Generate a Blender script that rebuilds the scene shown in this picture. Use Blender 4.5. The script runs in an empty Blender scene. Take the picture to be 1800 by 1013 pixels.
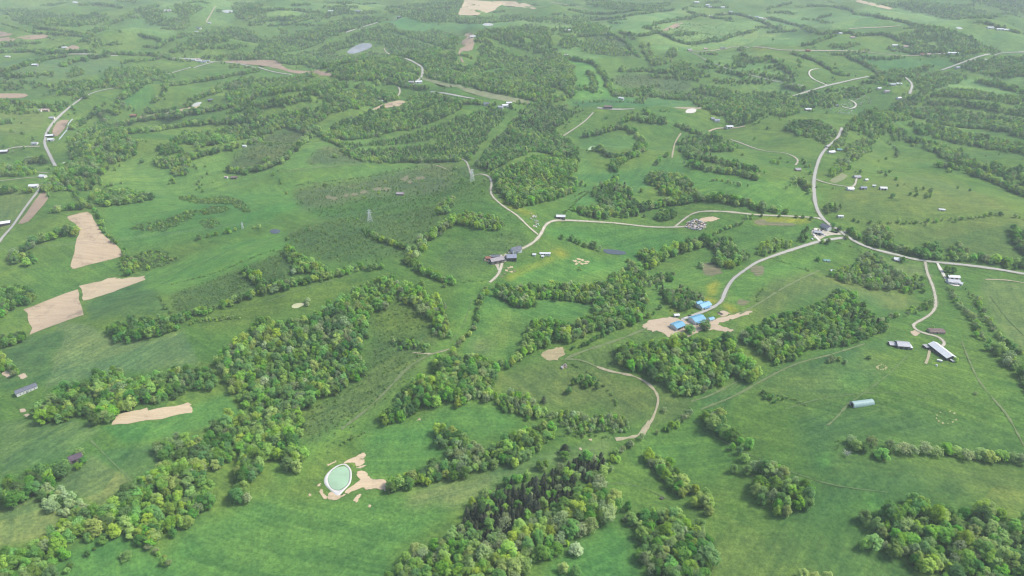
import bpy, math, random
import numpy as np
from mathutils import Vector, Matrix
from mathutils.geometry import delaunay_2d_cdt

S = bpy.context.scene
COL = S.collection
R = math.radians
random.seed(7)
rng = np.random.default_rng(11)

# ------------------------------------------------------------------ camera
CAM_H = 430.0
PITCH = R(28.4)
FPX = 1216.0                      # focal length in photo pixels (1800 wide)
cam_d = bpy.data.cameras.new('camera')
cam = bpy.data.objects.new('camera', cam_d)
COL.objects.link(cam)
cam.location = (0, 0, CAM_H)
cam.rotation_euler = (R(90) - PITCH, 0, 0)
cam_d.sensor_width = 36.0
cam_d.lens = 36.0 * FPX / 1800.0
cam_d.clip_start = 1.0
cam_d.clip_end = 40000.0
S.camera = cam

# ------------------------------------------------------------------ light
SUN_AZ, SUN_EL = R(84), R(52)     # azimuth from +Y towards +X
world = bpy.data.worlds.new('World')
S.world = world
world.use_nodes = True
wn = world.node_tree
sky = wn.nodes.new('ShaderNodeTexSky')
sky.sky_type = 'NISHITA'
sky.sun_disc = False
sky.sun_elevation = SUN_EL
sky.sun_rotation = SUN_AZ
sky.altitude = 300
sky.air_density = 1.0
sky.dust_density = 3.0
bg = wn.nodes['Background']
bg.inputs[1].default_value = 0.15
wn.links.new(sky.outputs[0], bg.inputs[0])
sun_d = bpy.data.lights.new('sun', 'SUN')
sun_d.energy = 2.7
sun_d.angle = R(12)
sun_d.color = (1.0, 0.95, 0.87)
sun = bpy.data.objects.new('sun', sun_d)
COL.objects.link(sun)
sun.location = (0, 0, 900)
sv = Vector((math.sin(SUN_AZ) * math.cos(SUN_EL), math.cos(SUN_AZ) * math.cos(SUN_EL), math.sin(SUN_EL)))
sun.rotation_euler = (-sv).to_track_quat('-Z', 'Y').to_euler()
S.view_settings.view_transform = 'Standard'
S.view_settings.look = 'None'
S.view_settings.exposure = 0.64
S.view_settings.gamma = 1.0
S.render.engine = 'CYCLES'
S.cycles.max_bounces = 5
S.cycles.diffuse_bounces = 3
S.cycles.glossy_bounces = 2
S.cycles.transmission_bounces = 3
S.cycles.volume_bounces = 0
S.cycles.use_denoising = True
S.cycles.use_adaptive_sampling = True
S.cycles.adaptive_threshold = 0.02
S.cycles.volume_step_rate = 5.0
S.cycles.filter_width = 1.2 if hasattr(S.cycles, 'filter_width') else 1.5

# ------------------------------------------------------------------ materials
def mk(name):
    m = bpy.data.materials.new(name)
    m.use_nodes = True
    nt = m.node_tree
    b = nt.nodes['Principled BSDF']
    b.inputs['Specular IOR Level'].default_value = 0.2
    return m, nt, b

def nd(nt, t, **kw):
    n = nt.nodes.new(t)
    for k, v in kw.items():
        setattr(n, k, v)
    return n

def noise(nt, scale, detail=3, rough=0.6, vec=None):
    n = nd(nt, 'ShaderNodeTexNoise')
    n.inputs['Scale'].default_value = scale
    n.inputs['Detail'].default_value = detail
    n.inputs['Roughness'].default_value = rough
    if vec is not None:
        nt.links.new(vec, n.inputs['Vector'])
    return n.outputs['Fac']

def ramp(nt, fac, a, b, lo=(0, 0, 0, 1), hi=(1, 1, 1, 1)):
    r = nd(nt, 'ShaderNodeValToRGB')
    r.color_ramp.elements[0].position = a
    r.color_ramp.elements[1].position = b
    r.color_ramp.elements[0].color = lo
    r.color_ramp.elements[1].color = hi
    nt.links.new(fac, r.inputs[0])
    return r.outputs[0]

def mixc(nt, fac, a, b, mode='MIX'):
    m = nd(nt, 'ShaderNodeMix', data_type='RGBA', blend_type=mode)
    for sock, v in ((m.inputs[0], fac), (m.inputs[6], a), (m.inputs[7], b)):
        if isinstance(v, (int, float)):
            sock.default_value = v
        elif isinstance(v, tuple):
            sock.default_value = v if len(v) == 4 else v + (1,)
        else:
            nt.links.new(v, sock)
    return m.outputs[2]

def obj_vec(nt):
    return nd(nt, 'ShaderNodeTexCoord').outputs['Object']

def geo_pos(nt):
    return nd(nt, 'ShaderNodeNewGeometry').outputs['Position']

def bump(nt, b, h, strength=0.5, dist=0.5):
    n = nd(nt, 'ShaderNodeBump')
    n.inputs['Strength'].default_value = strength
    n.inputs['Distance'].default_value = dist
    nt.links.new(h, n.inputs['Height'])
    nt.links.new(n.outputs[0], b.inputs['Normal'])

MATS = {}
def cmat(name, c, rough=0.8, var=0.25, scale=0.6, metal=0.0, spec=0.2):
    """painted, wooden or metal surface with blotchy weathering"""
    if name in MATS:
        return MATS[name]
    m, nt, b = mk(name)
    v = obj_vec(nt)
    f = noise(nt, scale, 4, 0.7, v)
    hi = tuple(min(1, x * (1 + var)) for x in c)
    lo = tuple(x * (1 - var) for x in c)
    nt.links.new(ramp(nt, f, 0.3, 0.7, lo + (1,), hi + (1,)), b.inputs['Base Color'])
    b.inputs['Roughness'].default_value = rough
    b.inputs['Metallic'].default_value = metal
    b.inputs['Specular IOR Level'].default_value = spec
    MATS[name] = m
    return m

def soil_mat(name, c, c2, stain=(0.10, 0.085, 0.06), rowdir=0.3, st=0.25, rows=0.5):
    m, nt, b = mk(name)
    v = geo_pos(nt)
    mp = nd(nt, 'ShaderNodeMapping')
    mp.inputs['Rotation'].default_value = (0, 0, rowdir)
    mp.inputs['Scale'].default_value = (0.02, 0.32, 0.02)
    nt.links.new(v, mp.inputs[0])
    f = noise(nt, 1.0, 4, 0.7, mp.outputs[0])
    g = noise(nt, 0.035, 5, 0.7, v)
    fine = noise(nt, 0.6, 3, 0.7, v)
    c0 = mixc(nt, ramp(nt, f, 0.35, 0.65), c, tuple(x * .93 for x in c2))
    c0 = mixc(nt, ramp(nt, g, 0.52, 0.66, (0, 0, 0, 1), (st, st, st, 1)), c0, stain)
    c0 = mixc(nt, 0.35, c0, ramp(nt, fine, 0.25, 0.75, (0.45, 0.45, 0.45, 1), (1, 1, 1, 1)), 'MULTIPLY')
    nt.links.new(c0, b.inputs['Base Color'])
    b.inputs['Roughness'].default_value = 0.95
    bump(nt, b, f, 0.4, 0.3)
    MATS[name] = m
    return m

def ground_mat():
    m, nt, b = mk('grassland')
    at = nd(nt, 'ShaderNodeAttribute', attribute_name='tint')
    v = geo_pos(nt)
    n_f = noise(nt, 0.33, 5, 0.75, v)
    n_m = noise(nt, 0.055, 5, 0.65, v)
    n_l = noise(nt, 0.009, 4, 0.6, v)
    vr = nd(nt, 'ShaderNodeVectorRotate', rotation_type='Z_AXIS')
    mo = nd(nt, 'ShaderNodeAttribute', attribute_name='mow')
    nt.links.new(v, vr.inputs['Vector']); nt.links.new(mo.outputs['Fac'], vr.inputs['Angle'])
    mp = nd(nt, 'ShaderNodeMapping')
    mp.inputs['Scale'].default_value = (0.010, 0.16, 0.05)
    nt.links.new(vr.outputs[0], mp.inputs[0])
    n_s = noise(nt, 1.0, 4, 0.65, mp.outputs[0])
    c = at.outputs['Color']
    c = mixc(nt, ramp(nt, n_l, 0.35, 0.68, (0, 0, 0, 1), (0.45, 0.45, 0.45, 1)), c, mixc(nt, 1.0, c, (1.40, 1.08, 0.95), 'MULTIPLY'))
    c = mixc(nt, ramp(nt, n_l, 0.30, 0.5, (0.5, 0.5, 0.5, 1), (0, 0, 0, 1)), c, mixc(nt, 1.0, c, (0.72, 0.90, 0.98), 'MULTIPLY'))
    c = mixc(nt, 1.0, c, ramp(nt, n_m, 0.28, 0.72, (0.66, 0.74, 0.78, 1), (1.32, 1.24, 1.10, 1)), 'MULTIPLY')
    c = mixc(nt, 1.0, c, ramp(nt, n_s, 0.3, 0.7, (0.72, 0.80, 0.84, 1), (1.28, 1.20, 1.10, 1)), 'MULTIPLY')
    c = mixc(nt, 1.0, c, ramp(nt, n_f, 0.25, 0.75, (0.42, 0.50, 0.50, 1), (1.58, 1.50, 1.38, 1)), 'MULTIPLY')
    vo = nd(nt, 'ShaderNodeTexVoronoi')
    vo.inputs['Scale'].default_value = 0.0042
    nt.links.new(v, vo.inputs['Vector'])
    sc_ = nd(nt, 'ShaderNodeSeparateColor')
    nt.links.new(vo.outputs['Color'], sc_.inputs[0])
    c = mixc(nt, 1.0, c, ramp(nt, sc_.outputs[0], 0.0, 1.0, (0.80, 0.90, 0.92, 1), (1.22, 1.10, 1.06, 1)), 'MULTIPLY')
    # rough, tussocky ground where the scrub attribute is set
    sc = nd(nt, 'ShaderNodeAttribute', attribute_name='scrub')
    tuss = ramp(nt, noise(nt, 0.42, 6, 0.8, v), 0.46, 0.60, (0, 0, 0, 1), (1, 1, 1, 1))
    mm = nd(nt, 'ShaderNodeMath', operation='MULTIPLY')
    nt.links.new(sc.outputs['Fac'], mm.inputs[0]); nt.links.new(tuss, mm.inputs[1])
    c = mixc(nt, mm.outputs[0], c, mixc(nt, 1.0, c, (0.52, 0.60, 0.62), 'MULTIPLY'))
    nt.links.new(c, b.inputs['Base Color'])
    b.inputs['Roughness'].default_value = 0.95
    b.inputs['Specular IOR Level'].default_value = 0.05
    bump(nt, b, n_f, 0.6, 0.5)
    MATS['ground'] = m
    return m

def leaf_mat(name, c, hv=0.22, trans=0.3):
    m = bpy.data.materials.new(name)
    m.use_nodes = True
    nt = m.node_tree
    nt.nodes.clear()
    out = nd(nt, 'ShaderNodeOutputMaterial')
    oi = nd(nt, 'ShaderNodeObjectInfo')
    hsv = nd(nt, 'ShaderNodeHueSaturation')
    hsv.inputs['Color'].default_value = c + (1,)
    r2 = nd(nt, 'ShaderNodeMapRange')
    r2.inputs['To Min'].default_value = 1 - hv * 1.5
    r2.inputs['To Max'].default_value = 1 + hv * 1.5
    w = nd(nt, 'ShaderNodeTexWhiteNoise', noise_dimensions='1D')
    nt.links.new(oi.outputs['Random'], w.inputs['W'])
    nt.links.new(w.outputs['Value'], r2.inputs['Value'])
    nt.links.new(r2.outputs[0], hsv.inputs['Value'])
    r3 = nd(nt, 'ShaderNodeMapRange')
    r3.inputs['To Min'].default_value = 0.484
    r3.inputs['To Max'].default_value = 0.530
    nt.links.new(oi.outputs['Random'], r3.inputs['Value'])
    nt.links.new(r3.outputs[0], hsv.inputs['Hue'])
    r4 = nd(nt, 'ShaderNodeMapRange')
    r4.inputs['To Min'].default_value = 0.84
    r4.inputs['To Max'].default_value = 1.14
    sep = nd(nt, 'ShaderNodeSeparateColor')
    nt.links.new(w.outputs['Color'], sep.inputs[0])
    nt.links.new(sep.outputs[2], r4.inputs['Value'])
    nt.links.new(r4.outputs[0], hsv.inputs['Saturation'])
    # leaf-to-leaf differences
    v = obj_vec(nt)
    f = noise(nt, 1.3, 2, 0.6, v)
    col = mixc(nt, 1.0, hsv.outputs[0], ramp(nt, f, 0.3, 0.7, (0.72, 0.75, 0.72, 1), (1.28, 1.25, 1.2, 1)), 'MULTIPLY')
    d = nd(nt, 'ShaderNodeBsdfDiffuse')
    t = nd(nt, 'ShaderNodeBsdfTranslucent')
    nt.links.new(col, d.inputs[0]); nt.links.new(col, t.inputs[0])
    mx = nd(nt, 'ShaderNodeMixShader')
    mx.inputs[0].default_value = trans
    nt.links.new(d.outputs[0], mx.inputs[1]); nt.links.new(t.outputs[0], mx.inputs[2])
    nt.links.new(mx.outputs[0], out.inputs[0])
    MATS[name] = m
    return m

def water_mat(name, c, rough=0.08, spec=0.5):
    m, nt, b = mk(name)
    v = geo_pos(nt)
    f = noise(nt, 0.05, 3, 0.6, v)
    nt.links.new(ramp(nt, f, 0.3, 0.7, tuple(x * 0.85 for x in c) + (1,), tuple(x * 1.12 for x in c) + (1,)), b.inputs['Base Color'])
    b.inputs['Roughness'].default_value = rough
    b.inputs['Specular IOR Level'].default_value = spec
    bump(nt, b, noise(nt, 0.8, 3, 0.6, v), 0.03, 0.1)
    MATS[name] = m
    return m

# ------------------------------------------------------------------ terrain
cp, sp = math.cos(PITCH), math.sin(PITCH)

def ray(px, py):
    px = np.asarray(px, float); py = np.asarray(py, float)
    a = (px - 900.0) / FPX
    b = -(py - 506.5) / FPX
    return a, cp + b * sp, -sp + b * cp        # direction x, y, z

def flat(px, py):
    dx, dy, dz = ray(px, py)
    t = CAM_H / -dz
    return dx * t, dy * t

_hr = np.random.default_rng(5)
WAVES = []
for lam, amp, n in ((1500, 11.0, 5), (700, 12.0, 7), (330, 8.6, 9), (160, 2.4, 9)):
    for i in range(n):
        th = _hr.uniform(0, 2 * math.pi)
        k = 2 * math.pi / (lam * _hr.uniform(0.75, 1.3))
        WAVES.append((k * math.cos(th), k * math.sin(th), _hr.uniform(0, 6.28), amp / math.sqrt(n) * 1.4))
# knolls seen in the photograph: pixel of the top, radius m, height m, stretch
KNOLLS = [(1070, 262, 95, 13), (1300, 72, 230, 20), (1390, 30, 260, 26), (1480, 72, 170, 14), (1520, 40, 220, 18),
          (1750, 130, 170, 14), (1700, 70, 260, 18), (1600, 380, 150, 10), (1690, 330, 160, 12), (300, 30, 260, 24),
          (120, 130, 190, 14), (200, 65, 230, 14), (60, 60, 260, 14), (470, 20, 280, 22), (560, 30, 220, 16),
          (700, 20, 260, 14), (920, 35, 200, 16), (760, 90, 170, 14), (620, 150, 130, 12), (480, 170, 150, 12),
          (330, 165, 120, 9), (870, 90, 170, 14), (1090, 40, 200, 16), (1150, 75, 150, 12), (1340, 120, 150, 12),
          (700, 215, 150, 12), (930, 320, 110, 12), (960, 230, 100, 10), (560, 610, 110, 10), (745, 560, 70, 5),
          (1210, 635, 80, 7), (1430, 570, 90, 9), (640, 330, 120, 8), (640, 420, 110, 6), (830, 420, 70, 6),
          (100, 410, 100, 9), (180, 260, 110, 10), (1660, 180, 160, 14), (900, 900, 80, 5), (1680, 940, 90, 5),
          (1120, 390, 90, -5), (760, 470, 80, -6), (480, 510, 90, -5), (1180, 170, 160, -8), (600, 125, 160, -8), (1500, 215, 140, -6)]
KN = []
for kx, ky, kr, kh in KNOLLS:
    x0, y0 = flat(kx, ky)
    KN.append((float(x0), float(y0), kr, kh))

# level basins for the ponds: pixel, radius m, depth m
BASINS = [(596, 842, 40, 0.0), (636, 84, 190, 3.0), (1082, 444, 45, 1.0), (484, 407, 25, .8), (1042, 262, 30, .8), (857, 44, 90, 0), (294, 19, 90, 0), (400, 20, 90, 0), (345, 184, 60, 0), (524, 538, 22, .5)]
BS = []
for bx_, by_, br_, bd_ in BASINS:
    x0, y0 = flat(bx_, by_)
    BS.append((float(x0), float(y0), br_, bd_))

def hgt_exact(x, y):
    h = hgt_free(x, y)
    for x0, y0, r, dd in BS:
        h0 = float(hgt_free(x0, y0)) - dd
        w = np.exp(-((np.hypot(x - x0, y - y0) / r) ** 4))
        h = h * (1 - w) + h0 * w
    return h

def hgt_free(x, y):
    x = np.asarray(x, float); y = np.asarray(y, float)
    h = np.zeros(np.broadcast(x, y).shape)
    wx = x + 40 * np.sin(y / 310.0 + 1.0)
    wy = y + 40 * np.sin(x / 290.0 + 2.0)
    for a, b, p, m in WAVES:
        h = h + m * np.sin(a * wx + b * wy + p)
    fade = 0.55 + 0.5 * np.clip((y - 350) / 1300.0, 0, 1) + 0.8 * np.clip((y - 2800) / 4000.0, 0, 1)
    h = h * fade
    for x0, y0, r, m in KN:
        d2 = ((x - x0) ** 2 + (y - y0) ** 2) / (r * r)
        h = h + m * np.exp(-d2)
    return h

NC, NR = 760, 640
ys = np.concatenate([np.linspace(-900, 250, 20)[:-1], np.geomspace(250, 13000, NR - 19)])
us = np.linspace(-1, 1, NC)
GX = us[None, :] * (np.maximum(ys, 200)[:, None] * 0.95 + 330)
GY = np.repeat(ys[:, None], NC, 1)
GZ = hgt_exact(GX, GY)

def hgt(x, y):
    """height of the ground sheet at x, y (read from its own grid)"""
    x = np.asarray(x, float); y = np.asarray(y, float)
    r = np.clip(np.searchsorted(ys, y, side='right') - 1, 0, NR - 2)
    ty = np.clip((y - ys[r]) / (ys[r + 1] - ys[r]), 0, 1)
    c = np.clip((x / (np.maximum(y, 200) * 0.95 + 330) + 1) * 0.5 * (NC - 1), 0, NC - 1.001)
    ci = c.astype(int); tx = c - ci
    a = GZ[r, ci] * (1 - tx) + GZ[r, ci + 1] * tx
    b = GZ[r + 1, ci] * (1 - tx) + GZ[r + 1, ci + 1] * tx
    return a * (1 - ty) + b * ty

def P(px, py, dz=0.0):
    """pixel of the photograph -> point on the terrain (raised by dz): arrays x, y, ground z"""
    px = np.atleast_1d(np.asarray(px, float)); py = np.atleast_1d(np.asarray(py, float))
    dx, dy, d3 = ray(px, py)
    d3 = np.minimum(d3, -0.02)
    t0 = (CAM_H - 70.0) / -d3
    t1 = (CAM_H + 60.0) / -d3
    N = 90
    lo = t0.copy(); hi = t1.copy(); done = np.zeros(px.shape, bool)
    prev = t0
    for i in range(1, N + 1):
        t = t0 + (t1 - t0) * i / N
        below = (CAM_H + t * d3) < (hgt(dx * t, dy * t) + dz)
        new = below & ~done
        lo = np.where(new, prev, lo); hi = np.where(new, t, hi)
        done |= below
        prev = t
    for i in range(14):
        mid = 0.5 * (lo + hi)
        below = (CAM_H + mid * d3) < (hgt(dx * mid, dy * mid) + dz)
        hi = np.where(below, mid, hi); lo = np.where(below, lo, mid)
    x, y = dx * hi, dy * hi
    return x, y, hgt(x, y)

def project(x, y, z):
    zz = z - CAM_H
    depth = y * cp - zz * sp
    up = y * sp + zz * cp
    return 900 + FPX * x / depth, 506.5 - FPX * up / depth, depth

def P1(px, py, dz=0.0):
    x, y, z = P([px], [py], dz)
    return Vector((float(x[0]), float(y[0]), float(z[0])))

def smooth(pts, closed, n=6):
    """Catmull-Rom through pixel points"""
    pts = [np.array(p, float) for p in pts]
    m = len(pts)
    out = []
    rngk = range(m) if closed else range(m - 1)
    for i in rngk:
        if closed:
            p0, p1, p2, p3 = pts[i - 1], pts[i], pts[(i + 1) % m], pts[(i + 2) % m]
        else:
            p0, p1, p2, p3 = pts[max(i - 1, 0)], pts[i], pts[i + 1], pts[min(i + 2, m - 1)]
        for k in range(n):
            t = k / n
            out.append(0.5 * ((2 * p1) + (-p0 + p2) * t + (2 * p0 - 5 * p1 + 4 * p2 - p3) * t * t + (-p0 + 3 * p1 - 3 * p2 + p3) * t ** 3))
    if not closed:
        out.append(pts[-1])
    return out

def inside(x, y, poly):
    poly = np.asarray(poly)
    px, py = poly[:, 0], poly[:, 1]
    res = np.zeros(x.shape, bool)
    j = len(poly) - 1
    for i in range(len(poly)):
        c = ((py[i] > y) != (py[j] > y))
        with np.errstate(divide='ignore', invalid='ignore'):
            xi = (px[j] - px[i]) * (y - py[i]) / (py[j] - py[i]) + px[i]
        res ^= c & (x < xi)
        j = i
    return res

def wpoly(pts, dz=0.0, n=4, closed=True):
    if n > 1:
        sm = smooth(pts, closed, n)
    else:                                   # straight edges, cut into short pieces
        m_ = len(pts)
        sm = [(pts[i][0] + (pts[(i + 1) % m_][0] - pts[i][0]) * k / 5, pts[i][1] + (pts[(i + 1) % m_][1] - pts[i][1]) * k / 5) for i in range(m_) for k in range(5)]
    a = np.array(sm)
    x, y, z = P(a[:, 0], a[:, 1], dz)
    return np.stack([x, y], 1)

ROADS = []            # points along every road and track, with half width
PATCHES = []          # outlines of bare ground and water
SITES = []            # where buildings stand

def tag(o, label=None, cat=None, group=None, kind=None):
    if label: o['label'] = label
    if cat: o['category'] = cat
    if group: o['group'] = group
    if kind: o['kind'] = kind
    return o

def mesh_obj(name, verts, faces, mat, parent=None, smooth_=False):
    me = bpy.data.meshes.new(name)
    me.from_pydata([tuple(v) for v in verts], [], [tuple(f) for f in faces])
    for m in (mat if isinstance(mat, (list, tuple)) else [mat]):
        if m is not None:
            me.materials.append(m)
    if smooth_:
        me.polygons.foreach_set('use_smooth', [True] * len(me.polygons))
    me.update()
    o = bpy.data.objects.new(name, me)
    COL.objects.link(o)
    if parent is not None:
        o.parent = parent
    return o

# ------------------------------------------------------------------ ground sheet
GRASS = (0.074, 0.150, 0.036)
tint = np.empty((NR, NC, 3)); tint[:] = GRASS
scrub = np.zeros((NR, NC))
mow = np.full((NR, NC), 0.55)

def blur(a, k):
    if k <= 0:
        return a
    for ax in (0, 1):
        a = sum(np.roll(a, d, ax) for d in range(-k, k + 1)) / (2 * k + 1)
    return a

def paint(pts, c, k=2, s=0.0, strength=1.0, n=4):
    """the grass of one field: its sward colour, sunlight painted in on far ones, edges k cells soft"""
    global tint, scrub, mow
    w = wpoly(pts, 0, n)
    x0, y0 = w.min(0) - 30; x1, y1 = w.max(0) + 30
    r0 = max(0, int(np.searchsorted(ys, y0)) - 8); r1 = min(NR, int(np.searchsorted(ys, y1)) + 8)
    sub = (slice(r0, r1), slice(None))
    wobx = GX[sub] + 3.0 * np.sin(GY[sub] / 9.0) + 2.0 * np.sin(GY[sub] / 3.7 + GX[sub] / 5.0)
    woby = GY[sub] + 3.0 * np.sin(GX[sub] / 8.0) + 2.0 * np.sin(GX[sub] / 4.1 + GY[sub] / 6.0)
    m = (inside(wobx, woby, w) if k > 1 else inside(GX[sub], GY[sub], w)).astype(float)
    mow[sub] = np.where(m > .5, rng.uniform(-1.2, 1.2), mow[sub])
    m = blur(m, k) * strength
    tint[sub] = tint[sub] * (1 - m[..., None]) + np.array(c) * m[..., None]
    scrub[sub] = scrub[sub] * (1 - m) + s * m

def build_ground():
    global tint
    tint = tint * np.array((1.08, 1.07, 1.10))
    verts = np.stack([GX, GY, GZ], -1).reshape(-1, 3)
    i = np.arange(NR - 1)[:, None] * NC + np.arange(NC - 1)[None, :]
    i = i.ravel()
    quads = np.stack([i, i + 1, i + NC + 1, i + NC], 1)
    me = bpy.data.meshes.new('ground')
    me.vertices.add(len(verts)); me.vertices.foreach_set('co', verts.ravel())
    me.loops.add(quads.size); me.loops.foreach_set('vertex_index', quads.ravel().astype(np.int32))
    me.polygons.add(len(quads)); me.polygons.foreach_set('loop_start', (np.arange(len(quads)) * 4).astype(np.int32))
    me.update(calc_edges=True); me.validate()
    me.polygons.foreach_set('use_smooth', [True] * len(me.polygons))
    at = me.attributes.new('tint', 'FLOAT_COLOR', 'POINT')
    at.data.foreach_set('color', np.concatenate([tint, np.ones((NR, NC, 1))], -1).ravel().astype(np.float32))
    at = me.attributes.new('scrub', 'FLOAT', 'POINT')
    at.data.foreach_set('value', scrub.ravel().astype(np.float32))
    at = me.attributes.new('mow', 'FLOAT', 'POINT')
    at.data.foreach_set('value', mow.ravel().astype(np.float32))
    me.materials.append(ground_mat())
    o = bpy.data.objects.new('ground', me)
    COL.objects.link(o)
    tag(o, 'rolling green pasture land running to the horizon', kind='structure')
    return o

def sheet(name, pts, mat, label, lift=0.0, n=4, kind='structure', step=None, edge=0.6):
    """a patch of ground of another make, lying on the terrain"""
    w = wpoly(pts, 0, n)
    # ragged natural edge
    w = w + rng.normal(0, edge, w.shape) if edge else w
    PATCHES.append(w)
    d = float(np.hypot(w[:, 0].mean(), w[:, 1].mean()))
    st = step or max(5.0, d * 0.008)
    x0, y0 = w.min(0); x1, y1 = w.max(0)
    gx, gy = np.meshgrid(np.arange(x0 + st / 2, x1, st), np.arange(y0 + st / 2, y1, st))
    gx = gx.ravel() + rng.uniform(-.2, .2, gx.size) * st; gy = gy.ravel() + rng.uniform(-.2, .2, gy.size) * st
    k = inside(gx, gy, w)
    vs = [Vector((float(a), float(b))) for a, b in w] + [Vector((float(a), float(b))) for a, b in zip(gx[k], gy[k])]
    nb = len(w)
    res = delaunay_2d_cdt(vs, [], [list(range(nb))], 1, 1e-4)
    v2, faces = res[0], res[2]
    ax = np.array([v.x for v in v2]); ay = np.array([v.y for v in v2])
    z = hgt(ax, ay) + 0.10 + 0.00022 * d + lift
    o = mesh_obj(name, np.stack([ax, ay, z], 1).tolist(), faces, mat, None, True)
    tag(o, label, kind=kind)
    return o

def strip(name, pts, width, mat, label, lift=0.12, n=6, wob=0.12):
    """a road or track laid along a line of pixels"""
    sm = np.array(smooth(pts, False, n))
    x, y, z = P(sm[:, 0], sm[:, 1])
    pl = np.stack([x, y], 1)
    seg = np.hypot(*(pl[1:] - pl[:-1]).T)
    cum = np.concatenate([[0], np.cumsum(seg)])
    L = cum[-1]
    m = max(4, int(L / max(5.0, y.mean() * 0.006)))
    t = np.linspace(0, L, m)
    q = np.stack([np.interp(t, cum, pl[:, 0]), np.interp(t, cum, pl[:, 1])], 1)
    for _ in range(2):
        q[1:-1] = 0.25 * q[:-2] + 0.5 * q[1:-1] + 0.25 * q[2:]
    d = np.gradient(q, axis=0); d /= np.maximum(np.linalg.norm(d, axis=1, keepdims=True), 1e-6)
    nn = np.stack([-d[:, 1], d[:, 0]], 1)
    hw = width / 2 * (1 + wob * rng.normal(0, 1, (m, 1)))
    tt = np.linspace(0, m - 1, int(L / 2.5) + 2)
    for a_, b_ in zip(np.interp(tt, np.arange(m), q[:, 0]), np.interp(tt, np.arange(m), q[:, 1])):
        ROADS.append((a_, b_, width / 2))
    verts = []; dist = float(np.hypot(q[:, 0].mean(), q[:, 1].mean()))
    for off in (-1, 0, 1):
        e = q + nn * hw * off
        zz = hgt(e[:, 0], e[:, 1]) + 0.14 + 0.00026 * dist + lift + (0.05 if off == 0 else 0)
        verts.append(np.stack([e[:, 0], e[:, 1], zz], 1))
    verts = np.concatenate(verts)
    faces = []
    for r in range(2):
        for i in range(m - 1):
            a = r * m + i
            faces.append((a, a + 1, a + m + 1, a + m))
    faces = [f[::-1] for f in faces]
    o = mesh_obj(name, verts.tolist(), faces, mat, None, True)
    tag(o, label, kind='structure')
    return o
# ------------------------------------------------------------------ trees
# species: G mid green, Y yellow-green, D dark green, B budding grey-brown, W white blossom, C cedar
LEAF = {
    'G': leaf_mat('leaf_green', (0.240, 0.425, 0.092), 0.22, 0.45),
    'Y': leaf_mat('leaf_yellow_green', (0.355, 0.495, 0.108), 0.2, 0.45),
    'D': leaf_mat('leaf_dark_green', (0.145, 0.290, 0.072), 0.22, 0.45),
    'B': leaf_mat('leaf_budding', (0.285, 0.375, 0.160), 0.2, 0.4),
    'W': leaf_mat('leaf_blossom', (0.44, 0.56, 0.27), 0.1, 0.4),
    'C': leaf_mat('leaf_cedar', (0.086, 0.104, 0.062), 0.3, 0.3),
    'S': leaf_mat('leaf_shrub', (0.170, 0.280, 0.070), 0.2, 0.4),
}
BARK = cmat('bark', (0.13, 0.115, 0.095), 0.95, 0.3, 1.5)

def tube(verts, faces, pts, rad, sides=6):
    b = len(verts)
    n = len(pts)
    for i in range(n):
        p = Vector(pts[i])
        d = (Vector(pts[min(i + 1, n - 1)]) - Vector(pts[max(i - 1, 0)])).normalized()
        u = d.orthogonal().normalized(); w = d.cross(u)
        for k in range(sides):
            a = 2 * math.pi * k / sides
            verts.append(p + (u * math.cos(a) + w * math.sin(a)) * rad[i])
    for i in range(n - 1):
        for k in range(sides):
            a = b + i * sides + k; c = b + i * sides + (k + 1) % sides
            faces.append((a, c, c + sides, a + sides))
    faces.append(tuple(b + (n - 1) * sides + k for k in range(sides)))

def card(verts, faces, p, nrm, s, rnd):
    """one leaf spray: a slightly folded five-sided face"""
    u = nrm.orthogonal().normalized()
    u = (Matrix.Rotation(rnd.uniform(0, 6.28), 3, nrm) @ u)
    w = nrm.cross(u)
    a = s * rnd.uniform(0.7, 1.25); c = s * rnd.uniform(0.5, 0.9)
    b = len(verts)
    verts += [p - u * a * .5 - w * c * .35, p + u * a * .25 - w * c * .55, p + u * a * .6 + w * c * .05 - nrm * s * .12,
              p + u * a * .1 + w * c * .55, p - u * a * .5 + w * c * .3 - nrm * s * .1]
    faces.append((b, b + 1, b + 2, b + 3, b + 4))

def crown_broad(rnd, dense=1.0, h0=0.24, clumps=15):
    """unit tree: height 1, crown radius about .36"""
    V, F = [], []
    cen = []
    tries = 0
    while len(cen) < clumps and tries < 900:
        tries += 1
        z = rnd.uniform(0, 1); a = rnd.uniform(0, 6.28)
        prof = math.sqrt(max(0.0, 1 - (1.75 * z - 0.75) ** 2)) if z > 0.43 else 0.82 + 0.42 * z
        r = 0.27 * prof * math.sqrt(rnd.uniform(0.25, 1.0))
        p = Vector((r * math.cos(a), r * math.sin(a), h0 + 0.07 + z * (0.90 - h0 - 0.1)))
        if all((p - q).length > 0.12 for q in cen):
            cen.append(p)
    mid = Vector((0, 0, h0 + 0.3))
    for q in cen:
        cr = rnd.uniform(0.095, 0.155)
        nn = int(56 * dense)
        for i in range(nn):
            d = Vector((rnd.gauss(0, 1), rnd.gauss(0, 1), rnd.gauss(0, 1) + 0.35)).normalized()
            p = q + d * cr * rnd.uniform(0.72, 1.06)
            nrm = (d * .8 + (p - mid).normalized() * 0.25 + Vector((rnd.gauss(0, .3), rnd.gauss(0, .3), .75 + rnd.gauss(0, .3)))).normalized()
            card(V, F, p, nrm, 0.060 * rnd.uniform(0.75, 1.25), rnd)
    return V, F

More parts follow.
